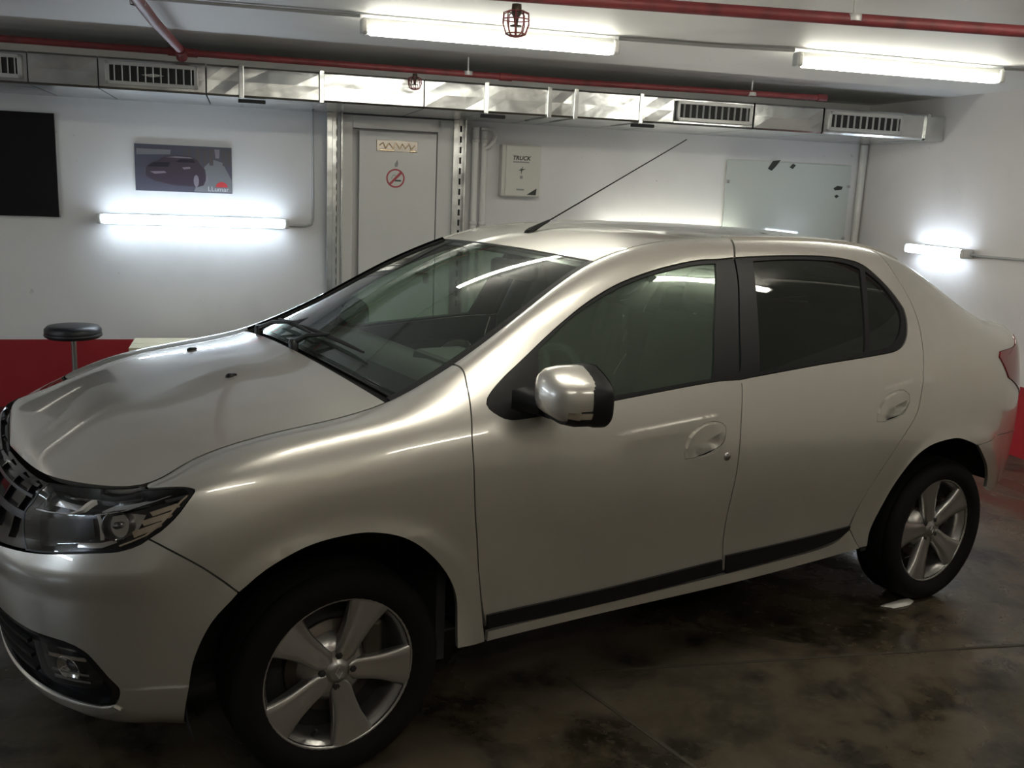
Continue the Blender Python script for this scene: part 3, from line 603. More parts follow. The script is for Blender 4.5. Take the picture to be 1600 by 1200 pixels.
C = np.array([(2.314, 0.943), (2.362, 0.901), (2.395, 0.854), (2.401, 0.802), (2.375, 0.727), (2.344, 0.631), (2.324, 0.563), (2.238, 0.494), (2.151, 0.416), (2.091, 0.340), (2.054, 0.262)])
HANDLEF = np.array([(1.150, 0.568), (1.146, 0.549), (1.150, 0.537), (1.189, 0.536), (1.245, 0.537), (1.291, 0.547), (1.316, 0.563), (1.323, 0.581), (1.322, 0.597), (1.305, 0.607), (1.264, 0.615), (1.222, 0.613), (1.182, 0.599), (1.159, 0.584)])
HANDLER = np.array([(2.088, 0.577), (2.092, 0.557), (2.144, 0.554), (2.199, 0.557), (2.235, 0.563), (2.259, 0.577), (2.271, 0.592), (2.266, 0.609), (2.229, 0.623), (2.184, 0.624), (2.150, 0.618), (2.117, 0.604), (2.094, 0.589)])
LOCK = np.array([(1.335, 0.527)])
HL_BANDS = [('light_guide', [(-0.765, 0.687), (-0.624, 0.707), (-0.601, 0.772), (-0.593, 0.935)], 0.013, -0.018, 'lamp_body'),
    ('reflector_blade', [(-0.545, 0.68), (-0.476, 0.68), (-0.437, 0.704), (-0.398, 0.733)], 0.014, -0.018, 'chrome'),
    ('reflector_edge', [(-0.576, 0.571), (-0.519, 0.569), (-0.488, 0.575)], 0.014, -0.02, 'chrome'),
    ('reflector_edge', [(-0.541, 0.688), (-0.526, 0.625), (-0.519, 0.58)], 0.009, -0.022, 'chrome'),
    ('inner_frame', [(-0.735, 0.943), (-0.745, 0.797), (-0.76, 0.695)], 0.008, -0.016, 'dchrome'),
    ('upper_blade', [(-0.689, 0.938), (-0.594, 0.955), (-0.465, 0.867)], 0.01, -0.02, 'dchrome'),
    ('segment_frame', [(-0.361, 0.682), (-0.391, 0.62), (-0.43, 0.581), (-0.478, 0.566)], 0.006, -0.012, 'amber')]
HL_CELLS = [('turn_segment', [(-0.429, 0.644), (-0.38, 0.655), (-0.372, 0.638), (-0.422, 0.627)], -0.022, 'amber'),
    ('turn_segment', [(-0.444, 0.619), (-0.391, 0.629), (-0.384, 0.613), (-0.437, 0.604)], -0.022, 'amber'),
    ('turn_segment', [(-0.459, 0.594), (-0.408, 0.607), (-0.402, 0.595), (-0.454, 0.578)], -0.022, 'amber'),
    ('turn_segment', [(-0.407, 0.704), (-0.365, 0.696), (-0.362, 0.673), (-0.4, 0.669)], -0.022, 'dchrome'),
    ('wedge_reflector', [(-0.541, 0.765), (-0.517, 0.927), (-0.404, 0.742), (-0.437, 0.719), (-0.477, 0.699)], -0.026, 'chrome'),
    ('main_reflector', [(-0.532, 0.658), (-0.472, 0.658), (-0.438, 0.636), (-0.452, 0.594), (-0.481, 0.576), (-0.518, 0.585)], -0.034, 'chrome'),
    ('upper_reflector', [(-0.722, 0.895), (-0.599, 0.92), (-0.609, 0.779), (-0.746, 0.74)], -0.034, 'chrome'),
    ('lower_reflector', [(-0.748, 0.654), (-0.561, 0.657), (-0.547, 0.588), (-0.702, 0.558)], -0.036, 'lampblack')]
HL_BOWL = ((-0.492, 0.618), .055)
RBUMPBOT = [(2.906, 0.259), (2.945, 0.287), (3.105, 0.285), (3.211, 0.308)]
ANT_TIP = (1.915, 0.100, 1.863)
# ---------------------------------------------------------------- panels cut out of the body surfaces
CX = 1.317                                     # the car's Empty stands on the floor under its middle
VS = 1.62                                      # makes (s, v) roughly metric
def smooth_poly(p, step=.022, corner=38, closed=True):
    """rounds an outline between its corners (Catmull-Rom) and divides it evenly"""
    p = np.asarray(p, float)*[1, VS]; n = len(p)
    def cor(i):
        a = p[i]-p[(i-1) % n]; b = p[(i+1) % n]-p[i]
        c = np.dot(a, b)/max(np.linalg.norm(a)*np.linalg.norm(b), 1e-9)
        return math.degrees(math.acos(max(-1, min(1, c)))) > corner
    isc = [cor(i) or (not closed and i in (0, n-1)) for i in range(n)]
    out = []
    for i in range(n if closed else n-1):
        j = (i+1) % n; a, b = p[i], p[j]
        m0 = (b-a) if isc[i] else (b-p[(i-1) % n])/2; m1 = (b-a) if isc[j] else (p[(j+1) % n]-a)/2
        L = np.linalg.norm(b-a); m0 = m0*min(1, L/max(np.linalg.norm(m0), 1e-9)*1.2); m1 = m1*min(1, L/max(np.linalg.norm(m1), 1e-9)*1.2)
        k = max(1, int(round(L/step)))
        for t in np.arange(k)/k:
            out.append((2*t**3-3*t**2+1)*a+(t**3-2*t**2+t)*m0+(-2*t**3+3*t**2)*b+(t**3-t**2)*m1)
    if not closed: out.append(p[-1])
    return np.array(out)/[1, VS]
def inset(p, g):
    """moves a closed outline inwards by g metres"""
    q = np.asarray(p)*[1, VS]; n = len(q)
    ar = .5*np.sum(q[:, 0]*np.roll(q[:, 1], -1)-np.roll(q[:, 0], -1)*q[:, 1]); sg = 1 if ar > 0 else -1
    e = np.roll(q, -1, 0)-q; e /= np.maximum(np.linalg.norm(e, axis=1, keepdims=True), 1e-9)
    nr = np.stack([-e[:, 1], e[:, 0]], 1)*sg
    m = nr+np.roll(nr, 1, 0); l = np.linalg.norm(m, axis=1, keepdims=True); m = m/np.maximum(l, .3)
    c = np.clip((m*nr).sum(1, keepdims=True), .5, 1)
    return (q+m*g/c)/[1, VS]
def pip(pts, poly):
    x, y = pts[:, 0], pts[:, 1]; r = np.zeros(len(pts), bool); n = len(poly)
    for i in range(n):
        a, b = poly[i], poly[(i+1) % n]
        if a[1] == b[1]: continue
        c = ((a[1] > y) != (b[1] > y)) & (x < (b[0]-a[0])*(y-a[1])/(b[1]-a[1])+a[0]); r ^= c
    return r
def panel(name, poly, mats, parent, fn=side, off=0., gap=.0022, thick=.014, grid=.03, mirror=False, holes=(), inner=True, flip=1., smoothed=False, clampv=True, dish=None, extra=None):
    """a sheet of body surface with thickness: outer face, rim, inner lining"""
    P = np.asarray(poly, float) if smoothed else smooth_poly(poly)
    P = inset(P, gap) if gap else P
    if clampv: P[:, 1] = np.clip(P[:, 1], 0 if fn is side else -1, 1)
    H = [inset(smooth_poly(h), -gap) for h in holes]
    Q = P*[1, VS]; HQ = [h*[1, VS] for h in H]
    lo, hi = Q.min(0), Q.max(0)
    gx, gy = np.meshgrid(np.arange(lo[0]+grid/2, hi[0], grid), np.arange(lo[1]+grid/2, hi[1], grid), indexing='ij')
    G = np.stack([gx.ravel(), gy.ravel()], 1)
    if extra is not None: G = np.concatenate([G, extra*[1, VS]])
    ok = pip(G, Q)
    for h in HQ: ok &= ~pip(G, h)
    G = G[ok]
    B = np.concatenate([Q]+HQ)
    if len(G):
        d = np.min(np.linalg.norm(G[:, None]-B[None], axis=2), 1); G = G[d > np.where(np.arange(len(ok))[ok] < gx.size, grid*.42, .004)]
    pts = [Vector(p) for p in np.concatenate([B, G])] if len(G) else [Vector(p) for p in B]
    faces = [list(range(len(Q)))]; k = len(Q); edges = []
    for h in HQ:
        edges += [(k+i, k+(i+1) % len(h)) for i in range(len(h))]; k += len(h)
    r = delaunay_2d_cdt(pts, edges, faces, 1, 1e-6)
    V = np.array([tuple(p) for p in r[0]]); F = np.array([f for f in r[2] if len(f) == 3], int)
    cen = V[F].mean(1); keep = np.ones(len(F), bool)
    for h in HQ: keep &= ~pip(cen, h)
    F = F[keep]
    s, v = V[:, 0], V[:, 1]/VS
    N3 = normals(fn, np.clip(s, -1.245, 4.045), v, flip)
    P3 = fn(s, v)+N3*off
    if dish is not None: P3 = P3-N3*dish(s, v)[:, None]
    a, b, c = P3[F[:, 0]], P3[F[:, 1]], P3[F[:, 2]]
    if np.sum(np.cross(b-a, c-a)*N3[F[:, 0]]) < 0: F = F[:, ::-1]
    # boundary
    cnt = {}
    for t in F:
        for i in range(3):
            e = (t[i], t[(i+1) % 3]); cnt[e] = cnt.get(e, 0)+1
    bd = [e for e in cnt if (e[1], e[0]) not in cnt]
    n = len(V); I3 = P3-N3*thick
    verts = np.concatenate([P3, I3]); fl = [tuple(t) for t in F]; mi = [0]*len(F); nl = [N3[i] for t in F for i in t]
    for i, j in bd:
        q = (j, i, i+n, j+n); e = P3[j]-P3[i]; fn_ = np.cross(N3[i], e)*-1
        l = np.linalg.norm(fn_); fn_ = fn_/l if l > 1e-9 else N3[i]
        fl.append(q); mi.append(1); nl += [fn_]*4
    if inner:
        for t in F: fl.append((t[0]+n, t[2]+n, t[1]+n)); mi.append(2); nl += [-N3[t[0]], -N3[t[2]], -N3[t[1]]]
    nl = np.array(nl)
    if mirror == 'both':
        nv = len(verts); k = 0; f2 = []; nn = []
        for f in fl: nn.append(nl[k:k+len(f)][::-1]*[1, -1, 1]); f2.append(tuple(i+nv for i in f[::-1])); k += len(f)
        verts = np.concatenate([verts, verts*[1, -1, 1]]); fl = fl+f2; nl = np.concatenate([nl]+nn); mi = mi*2
    elif mirror:
        verts = verts*[1, -1, 1]; nl = nl*[1, -1, 1]; nn = []; k = 0; f2 = []
        for f in fl: nn.append(nl[k:k+len(f)][::-1]); f2.append(f[::-1]); k += len(f)
        fl = f2; nl = np.concatenate(nn)
    verts = verts-[CX, 0, 0]
    me = bpy.data.meshes.new(name); me.from_pydata(verts.tolist(), [], [tuple(int(i) for i in f) for f in fl])
    for m in (mats if isinstance(mats, (list, tuple)) else [mats]*3): me.materials.append(m)
    nm = len(me.materials); me.polygons.foreach_set('material_index', [min(i, nm-1) for i in mi])
    me.polygons.foreach_set('use_smooth', [True]*len(fl))
    me.normals_split_custom_set([tuple(x) for x in nl]); me.update()
    return link(name, me, parent)
PM = [M['paint'], M['paint'], M['inner']]
TM = [M['trim']]*3
car = thing('car', 'silver four-door saloon car with dark tinted rear windows parked on the wet floor', 'car', (CX, 0, 0))
A = np.array
def vline(s0, s1, v=1., n=8):
    return [(s, v) for s in np.linspace(s0, s1, n)]
# outlines, front of the car to its tail
fender = [(.408, .998)]+vline(.36, -.47, .999, 14)+[(-.458, .93), (-.440, .865), (-.357, .713), (-.349, .683), (-.371, .622), (-.402, .587), (-.422, .574)]+BUMPGAP[1:3]+[(-.262, .424)]+[tuple(p) for p in ARCHF if p[0] > -.25]+[(.351, .150), (.452, .146)]+[tuple(p) for p in G1[::-1]][1:]
bumper = [(-.262, .424)]+BUMPGAP[1:3][::-1]+[(-.422, .574), (-.435, .565), (-.472, .554), (-.553, .552), (-.715, .535), (-.80, .525), (-.95, .505), (-1.10, .495), (-1.25, .49),
          (-1.25, .03), (-1.1, .03), (-.9, .03), (-.69, .03), (-.53, .022), (-.44, .004), (-.377, .0), (-.352, .195), (-.338, .288), (-.308, .37)]
bezel = [(-1.25, .31), (-1.0, .31), (-.80, .308), (-.694, .307), (-.590, .309), (-.544, .292), (-.519, .259), (-.497, .215), (-.482, .186), (-.483, .158), (-.496, .119), (-.530, .103), (-.644, .099), (-.85, .098), (-1.05, .098), (-1.25, .098)]
foglens = [(-.706, .271), (-.621, .287), (-.573, .286), (-.534, .254), (-.511, .213), (-.524, .165), (-.582, .157), (-.664, .142), (-.70, .17)]
grille = [(-1.25, .985), (-1.05, .985), (-.90, .985), (-.79, .985), (-.782, .72), (-.782, .65), (-.75, .565), (-.72, .54), (-.80, .53), (-.95, .51), (-1.10, .50), (-1.25, .495)]
headlight = [(-.760, .968), (-.615, .992), (-.50, .994), (-.462, .93), (-.444, .865), (-.357, .713), (-.349, .683), (-.371, .622), (-.402, .587), (-.435, .565), (-.472, .554), (-.553, .552), (-.715, .538), (-.744, .566), (-.777, .653), (-.777, .71)]
fdoor = vline(.41, 1.580, .999, 14)+[tuple(p) for p in B[1:2]]+[tuple(p) for p in W1]+[tuple(p) for p in B[4:11]]+[tuple(p) for p in STRIPBOT[:2][::-1]]+[tuple(p) for p in G1[::-1]][2:]
rdoor = vline(1.584, 2.30, .999, 9)+[tuple(p) for p in C[1:]]+[tuple(p) for p in STRIPBOT[1:5][::-1]]+[tuple(p) for p in B[4:11][::-1]]+[tuple(p) for p in W2]
quarter = vline(2.31, 3.40, .999, 12)+[(3.36, .90), (3.24, .80), (3.129, .722), (2.924, .698), (2.902, .678), (2.968, .613), (3.288, .544), (3.34, .46), (3.236, .456), (2.905, .466), (2.859, .458), (2.751, .453)]+[tuple(p) for p in ARCHR[1:9][::-1]]+[(2.182, .158), (2.14, .156)]+[(2.06, .256)]+[tuple(p) for p in C[::-1]][1:-1]
sill = [(.455, .146), (.85, .146), (1.45, .138), (1.851, .145), (2.138, .156), (2.058, .252), (2.053, .248), (1.984, .209), (1.846, .194), (1.41, .186), (.457, .183)]
rbumper = [(2.751, .453), (2.859, .458), (2.905, .466), (3.236, .456), (3.5, .455), (3.75, .455), (4.05, .455), (4.05, .24), (3.7, .26), (3.4, .28), (3.211, .305), (3.08, .290), (2.96, .272), (2.915, .295), (2.906, .332), (2.866, .381), (2.80, .425)]
taillight = [(3.24, .80), (3.129, .722), (2.924, .698), (2.902, .678), (2.968, .613), (3.288, .544), (3.52, .55), (3.56, .66), (3.50, .80)]
tailpanel = [(3.42, .999), (3.7, .999), (4.05, .999), (4.05, .456), (3.7, .456), (3.36, .457), (3.30, .53), (3.54, .54), (3.58, .66), (3.51, .82), (3.26, .82), (3.38, .90)]
def clean(p):
    out = []
    for q in p:
        if not out or np.hypot(q[0]-out[-1][0], q[1]-out[-1][1]) > .004: out.append((float(q[0]), float(q[1])))
    if np.hypot(out[0][0]-out[-1][0], out[0][1]-out[-1][1]) < .004: out.pop()
    return out
fender, bumper, fdoor, rdoor, quarter, sill, rbumper = map(clean, (fender, bumper, fdoor, rdoor, quarter, sill, rbumper))
stripF = clean([tuple(STRIPTOP[0]), (.9, .237), tuple(STRIPTOP[1]), tuple(STRIPBOT[1]), (.9, .185), tuple(STRIPBOT[0])])
stripR = clean([tuple(STRIPTOP[2]), (1.75, .258), tuple(STRIPTOP[3]), (2.052, .248), tuple(STRIPBOT[3]), tuple(STRIPBOT[2]), (1.42, .190)])
frameF = clean([tuple(p) for p in W1]+[tuple(p) for p in B[4:5]]+[(1.411, .740), (1.45, .81), (1.497, .880)])
frameR = clean([tuple(p) for p in W2]+[(1.502, .882), (1.455, .81), (1.416, .740)])
BE = 38
for mir in (False, True):
    k = dict(mirror=mir)
    far = ' on the far side' if mir else ''
    f = panel('fender', fender, PM, car, **k)
    # doors
    hF = [tuple(p) for p in HANDLEF]; hR = [tuple(p) for p in HANDLER]
    for (nm, poly, hp, frame, glasses, strip, win) in (
            ('front_door', fdoor, hF, frameF, [(G1L, 'glass_f')], stripF, None),
            ('rear_door', rdoor, hR, frameR, [(G2, 'glass_r'), (G3, 'glass_r')], stripR, None)):
        s0, s1, va, vb = (.84, 1.32, .612, .627) if nm == 'front_door' else (2.08, 2.30, .628, .640)
        ex = A([(s, va+(vb-va)*(s-s0)/(s1-s0)+dd/VS) for s in np.arange(s0, s1, .022) for dd in (-.05, -.03, -.015, -.006, 0, .0035, .007, .0105, .014, .019, .026)])
        d = panel(nm, poly, PM, car, holes=[hp], extra=ex, **k)
        gl = [[tuple(p) for p in g[0]] for g in glasses]
        panel('window_frame', frame, [M['trim'], M['trim'], M['trim']], d, off=-.003, gap=.0015, thick=.012, holes=gl, grid=.04, **k)
        for g, (gg, gm) in zip(gl, glasses):
            wg = panel('window_glass', g, [M[gm]], d, off=-.008, gap=-.004, thick=.004, inner=False, grid=.05, **k); wg['label'] = 'green tinted side window glass' if gm == 'glass_f' else 'dark tinted side window glass'
        panel('trim_strip', strip, [M['trim']]*3, d, off=.008, gap=.001, thick=.010, inner=False, **k)
        # handle: a scooped cup with a pull flap across its upper half
        hc = A(hp).mean(0); hw = A(hp)-hc
        rx, rv = np.abs(hw[:, 0]).max(), np.abs(hw[:, 1]).max()
        def dish(s, v, hc=hc, rx=rx, rv=rv):
            r = np.sqrt(((s-hc[0])/rx)**2+((v-hc[1]+.12*rv)/rv)**2); t = np.clip((1.0-r)/.42, 0, 1); return .042*t*t*(3-2*t)
        panel('handle_cup', hp, [M['paint']]*3, d, gap=-.0006, grid=.012, thick=.01, inner=False, dish=dish, **k)
        lo = [(hc[0]+rx*.93*t, hc[1]+rv*(-.02+.38*t)) for t in (-1, -.5, 0, .5, .98)]
        ups = sorted([p for p in hp if p[1] > hc[1]+rv*(-.02+.38*(p[0]-hc[0])/rx)+.004], key=lambda p: -math.atan2((p[1]-hc[1])/rv, (p[0]-hc[0])/rx) if False else -p[0])
        ups = [(hc[0]+(p[0]-hc[0])*.93, hc[1]+(p[1]-hc[1])*.90) for p in ups]
        panel('door_handle', clean(lo+ups), [M['paint']]*3, d, off=.006, gap=.0015, grid=.014, thick=.016, **k)
        if nm == 'front_door':
            s0, v0 = LOCK[0]; p = side(A([s0]), A([v0]))[0]; p = p*[1, -1 if mir else 1, 1]; sy = 1 if mir else -1
            MB().lathe([(0, sy*.004), (.012, sy*.004), (.014, sy*.001), (.014, -sy*.01)], 20, 'y', (p[0]-CX, p[1], p[2])).build('lock_cylinder', M['steel'], d)
    panel('quarter_panel', quarter, PM, car, gap=.0014, **k)
    panel('sill_panel', sill, PM, car, off=.004, **k)
    # lamps
    h = panel('headlight', headlight, [M['lampblack']]*3, car, off=-.042, gap=.004, thick=.004, grid=.04, **k)
    panel('lens', headlight, [M['glass_lens']], h, off=-.002, gap=.006, thick=.003, inner=False, grid=.03, **k)
    edge = inset(smooth_poly(headlight), .0005); ein = inset(smooth_poly(headlight), .013)
    panel('seal', headlight, [M['trim']]*3, h, off=-.001, gap=.001, thick=.045, holes=[[tuple(p) for p in inset(smooth_poly(headlight, .05), .009)]], inner=False, grid=.05, **k)
    def band(pl, wd, off, m, name, thick=.012):
        c = smooth_poly(pl, .03, closed=False)*[1, VS]; e = np.gradient(c, axis=0); e /= np.linalg.norm(e, axis=1, keepdims=True); nr = np.stack([-e[:, 1], e[:, 0]], 1)*wd/2
        pp = np.concatenate([c+nr, (c-nr)[::-1]])/[1, VS]
        return panel(name, pp, [m]*3, h, off=off, gap=0, thick=thick, grid=.05, smoothed=True, inner=False, **k)
    for nm, pl, wd, off, mm in HL_BANDS: band(pl, wd, off, M[mm], nm)
    for nm, pl, off, mm in HL_CELLS: panel(nm, pl, [M[mm]]*3, h, off=off, gap=0, thick=.006, grid=.03, inner=False, **k)
    fc, fw = A(HL_BOWL[0]), HL_BOWL[1]
    cen = side(fc[:1], fc[1:])[0]; nb = normals(side, fc[:1], fc[1:], 1.)[0]
    bowl = MB().lathe([(.006, -.050), (.014, -.049), (.024, -.043), (.032, -.033), (.036, -.020), (.037, -.018), (.035, -.018)], 28, 'z')
    bulb = MB().lathe([(0, -.012), (.006, -.014), (.009, -.022), (.009, -.05)], 14, 'z')
    def place(mb, c3, nrm, name, m, par):
        zq = Vector(nrm*[1, -1, 1] if mir else nrm); q = zq.to_track_quat('Z', 'Y').to_matrix(); c = Vector(c3*[1, -1, 1] if mir else c3)-Vector((CX, 0, 0))
        mb.v = [tuple(q @ Vector(p)+c) for p in mb.v]; return mb.build(name, m, par)
    place(bowl, cen, nb, 'reflector_bowl', M['dchrome'], h); place(bulb, cen, nb, 'bulb_shield', M['dchrome'], h)
    t = panel('tail_light', taillight, [M['red_lens']]*3, car, off=.004, gap=.002, thick=.03, **k); t['label'] = 'red tail light lens'
    fl = panel('fog_light', foglens, [M['lampblack']]*3, car, off=-.020, gap=.004, thick=.004, grid=.03, **k)
    panel('lens', foglens, [M['glass_lens']], fl, off=-.004, gap=.003, thick=.003, inner=False, grid=.03, **k)
    fcc = side(A([-.60]), A([.215]))[0]; fn_ = normals(side, A([-.60]), A([.215]), 1.)[0]
    place(MB().lathe([(.008, -.024), (.018, -.022), (.030, -.016), (.036, -.008), (.038, -.007), (.036, -.006)], 24, 'z'), fcc, fn_, 'reflector_bowl', M['chrome'], fl)
    for dv in (.03, -.02, -.045):
        c = A([(-.655, .215+dv), (-.60, .222+dv), (-.545, .228+dv)]); pp = np.concatenate([c+[0, .004], (c-[0, .004])[::-1]])
        panel('reflector_bar', pp, [M['amber' if dv > 0 else 'chrome']]*3, fl, off=-.006, gap=0, thick=.004, inner=False, grid=.05, **k)
    # wheel housings and the inside of the arches
    sy = 1 if mir else -1
    for cx, rr in ((0., .408), (WB, .410)):
        m = MB(); n = 22; pr = []
        for i in range(n+1):
            a = (.02 if cx == 0. else .36)+(PI+(.30 if cx == 0. else -.05)-(.02 if cx == 0. else .36))*i/n; pr.append((cx-CX+rr*math.cos(a), .325+rr*math.sin(a)))
        vs = [(x, sy*y, z) for y in (.785, .50) for x, z in pr]
        m.add(vs, [(i, i+1, n+1+i+1, n+1+i) for i in range(n)], True); m.add([(x, sy*.50, z) for x, z in pr], [tuple(range(n+1))])
        m.build('wheel_arch_liner', M['dark_void'], car, fix=False)
# bumpers, intake and grille run right across the car
k = dict(mirror='both')
ex = A([(s, .170+.028*(s+.49)/.15+dd/VS) for s in np.arange(-.50, -.34, .018) for dd in (-.05, -.025, -.01, 0, .004, .008, .012, .018)])
panel('front_bumper', bumper, PM, car, extra=ex, holes=[[(s, v) for s, v in bezel if s > -1.2]+[(-1.2, .098), (-1.2, .31)]], gap=.002, **k)
bz = panel('bumper_intake', bezel, [M['trim']]*3, car, off=-.022, gap=-.002, thick=.006, grid=.04, **k)
panel('intake_rim', bezel, [M['gloss_black']]*3, bz, off=-.0005, gap=.0005, thick=.03, holes=[[tuple(p) for p in inset(smooth_poly(bezel, .06), .016)]], inner=False, grid=.05, **k)
for vv in (.15, .20, .25):
    c = A([(-1.245, vv), (-1.0, vv), (-.85, vv), (-.74, vv)]); pp = np.concatenate([c+[0, .006], (c-[0, .006])[::-1]])
    panel('intake_bar', pp, [M['trim']]*3, bz, off=-.006, gap=0, thick=.012, inner=False, grid=.05, **k)
lip = [(-1.25, .094), (-.85, .094), (-.644, .095), (-.530, .099), (-.500, .112), (-.488, .098), (-.53, .072), (-.644, .062), (-.85, .058), (-1.25, .056)]
panel('bumper_lip_trim', lip, [M['paint']]*3, car, off=.005, gap=0, thick=.012, inner=False, **k)
panel('boot_face', tailpanel, PM, car, **k)
panel('rear_bumper', rbumper, PM, car, **k)
g = panel('grille', grille, [M['gloss_black']]*3, car, off=-.016, gap=.002, thick=.01, grid=.05, **k)
for vv in (.64, .78, .92):
    s1 = -.785 if vv > .65 else -.76
    c = A([(s, vv) for s in np.linspace(-1.245, s1, 9)]); pp = np.concatenate([c+[0, .017], (c-[0, .017])[::-1]])
    panel('grille_slat', pp, [M['slat_grey'] if vv < .9 else M['gloss_black']]*3, g, off=-.002, gap=0, thick=.014, inner=False, grid=.06, **k)
for mir in (False, True):
    for ss in (-1.12, -.95, -.83):
        pp = A([(ss-.005, .55), (ss+.005, .55), (ss+.005, .965), (ss-.005, .965)])
        panel('grille_upright', pp, [M['gloss_black']]*3, g, off=-.006, gap=0, thick=.01, inner=False, grid=.06, mirror=mir)
fc = side(A([-1.249]), A([.76]))[0]
em = MB()
for a, b in (((0, .062), (-.040, 0)), ((-.040, 0), (0, -.062)), ((0, -.062), (.040, 0)), ((.040, 0), (0, .062))):
    em.tube([(fc[0]-CX-.012, a[0], fc[2]+a[1]), (fc[0]-CX-.012, b[0], fc[2]+b[1])], .010, 6)
em.build('badge', M['chrome'], car)
# hood, windscreen, roof, backlight, deck
QF = 1.
def tpoly(s0, s1, q=1., n=24, bow0=0., bow1=0.):
    ss = np.linspace(s0, s1, n); qs = np.linspace(-q, q, n)
    return [(s, -q) for s in ss]+[(s1+bow1*(1-(k/q)**2), k) for k in qs[1:-1]]+[(s, q) for s in ss[::-1]]+[(s0+bow0*(1-(k/q)**2), k) for k in qs[::-1][1:-1]]
def tpanel(name, poly, mats, parent, **k):
    k.setdefault('grid', .05); k.setdefault('gap', 0.)
    return panel(name, poly, mats, parent, fn=top, flip=1., smoothed=True, **k)
hood = tpanel('hood', tpoly(-1.238, .183, .9945, 40), PM, car, thick=.016)
for s0, q0 in ((-.116, .435), (-.123, -.314)):
    p = top(A([s0]), A([q0]))[0]; p[0] -= CX
    MB().lathe([(0, .010), (.007, .009), (.013, .004), (.015, -.004)], 14, 'z', p).box((p[0]+.012, p[1], p[2]+.004), (.016, .016, .010), .003).build('washer_nozzle', M['trim'], hood)
ws = tpanel('windscreen', tpoly(.235, .985, .985), [M['glass_ws']], car, off=-.003, thick=.005, inner=False)
fr_o = tpoly(.22, .99, .995); fr_i = [(s, q) for s, q in tpoly(.315, .955, .935, 10)]
tpanel('windscreen_border', fr_o, [M['gloss_black']]*3, ws, off=-.011, thick=.004, holes=[fr_i])
for q0, q1 in ((-1.004, -.968), (.968, 1.004)):
    tpanel('windscreen_moulding', [(s, q0) for s in np.linspace(.20, .99, 26)]+[(s, q1) for s in np.linspace(.99, .20, 26)], [M['trim']]*3, car, off=.001, thick=.01, clampv=False)
tpanel('cowl_panel', tpoly(.176, .250, .99, 20), [M['trim']]*3, car, off=-.020, thick=.01)
roof = tpanel('roof', tpoly(.992, 2.30, .996, 30), [M['paint'], M['paint'], M['headliner']], car, thick=.02)
bl = tpanel('rear_window', tpoly(2.31, 2.90, .99), [M['glass_r']], car, off=-.004, thick=.005, inner=False)
tpanel('trunk_lid', tpoly(2.915, 4.03, .985, 30), PM, car, thick=.016)
for mir in (False, True):                       # the roof's drip rails
    pp = [(s, .982) for s in np.linspace(1.56, 2.50, 20)]+[(s, .999) for s in np.linspace(2.50, 1.56, 20)]
    panel('roof_rail_trim', pp, [M['paint']]*3, car, off=.007, gap=0, thick=.012, inner=False, mirror=mir, smoothed=True)
# antenna on the roof's centre line
ab = top(A([1.152]), A([.16]))[0]; tip = A(ANT_TIP)
an = MB().lathe([(0, .012), (.012, .012), (.020, .004), (.024, -.004)], 18, 'z', (ab[0]-CX, ab[1], ab[2]))
dr = (tip-ab)/np.linalg.norm(tip-ab)
an.tube([ab-[CX, 0, 0]+A([0, 0, .004]), ab-[CX, 0, 0]+dr*.05+A([0, 0, .003]), ab-[CX, 0, 0]+dr*.10], [.013, .009, .005], 10)
an = an.build('antenna', M['rubber'], car)
MB().tube([ab-[CX, 0, 0]+dr*.09, tip-[CX, 0, 0]], [.0032, .0022], 8).build('antenna_mast', M['trim'], an)
# wipers, parked along the foot of the windscreen
for sp, bl0, bl1 in (((.205, -.02), (.30, -.55), (.30, .22)), ((.205, .66), (.285, .02), (.29, .66))):
    p0 = top(A([sp[0]]), A([sp[1]]))[0]-[CX, 0, 0]; a = top(A([bl0[0]]), A([bl0[1]]))[0]-[CX, 0, -.02]; b = top(A([bl1[0]]), A([bl1[1]]))[0]-[CX, 0, -.02]
    mid = (a+b)/2
    wmb = MB().lathe([(0, .025), (.012, .024), (.017, .012), (.017, -.02)], 14, 'z', p0).tube([p0+[0, 0, .012], p0*.6+mid*.4+[0, 0, .026], mid+[0, 0, .012]], [.010, .008, .005], 8)
    wo = wmb.build('wiper', M['wiper'], car)
    MB().tube([a, (a+mid)/2+[0, 0, .003], mid+[0, 0, .004], (b+mid)/2+[0, 0, .003], b], [.004, .007, .008, .007, .004], 8).build('wiper_blade', M['rubber'], wo)
# door mirrors
def mirror_sections(scale=1.):
    out = []
    #      x     y0     y1    z0     z1   (inner edge, outer edge, bottom, top)
    for x, y0, y1, z0, z1 in ((.522, -.945, -.950, 1.082, 1.088), (.525, -.922, -.990, 1.055, 1.118), (.536, -.902, -1.020, 1.034, 1.140), (.556, -.891, -1.043, 1.020, 1.154), (.588, -.885, -1.058, 1.012, 1.160), (.630, -.884, -1.064, 1.010, 1.160), (.650, -.884, -1.064, 1.010, 1.159)):
        cy, cz, ry, rz = (y0+y1)/2, (z0+z1)/2, abs(y1-y0)/2*scale, (z1-z0)/2*scale; ring = []
        for k in range(28):
            a = 2*PI*k/28; ca, sa = math.cos(a), math.sin(a)
            yy = math.copysign(abs(ca)**.66, ca); zz = math.copysign(abs(sa)**.66, sa)
            taper = 1-.34*max(0, -yy)*max(0, zz)            # the upper outer corner falls away
            ring.append((x-CX, cy+yy*ry, cz+zz*rz*taper-.012*max(0, -yy)*scale))
        out.append(ring)
    return out
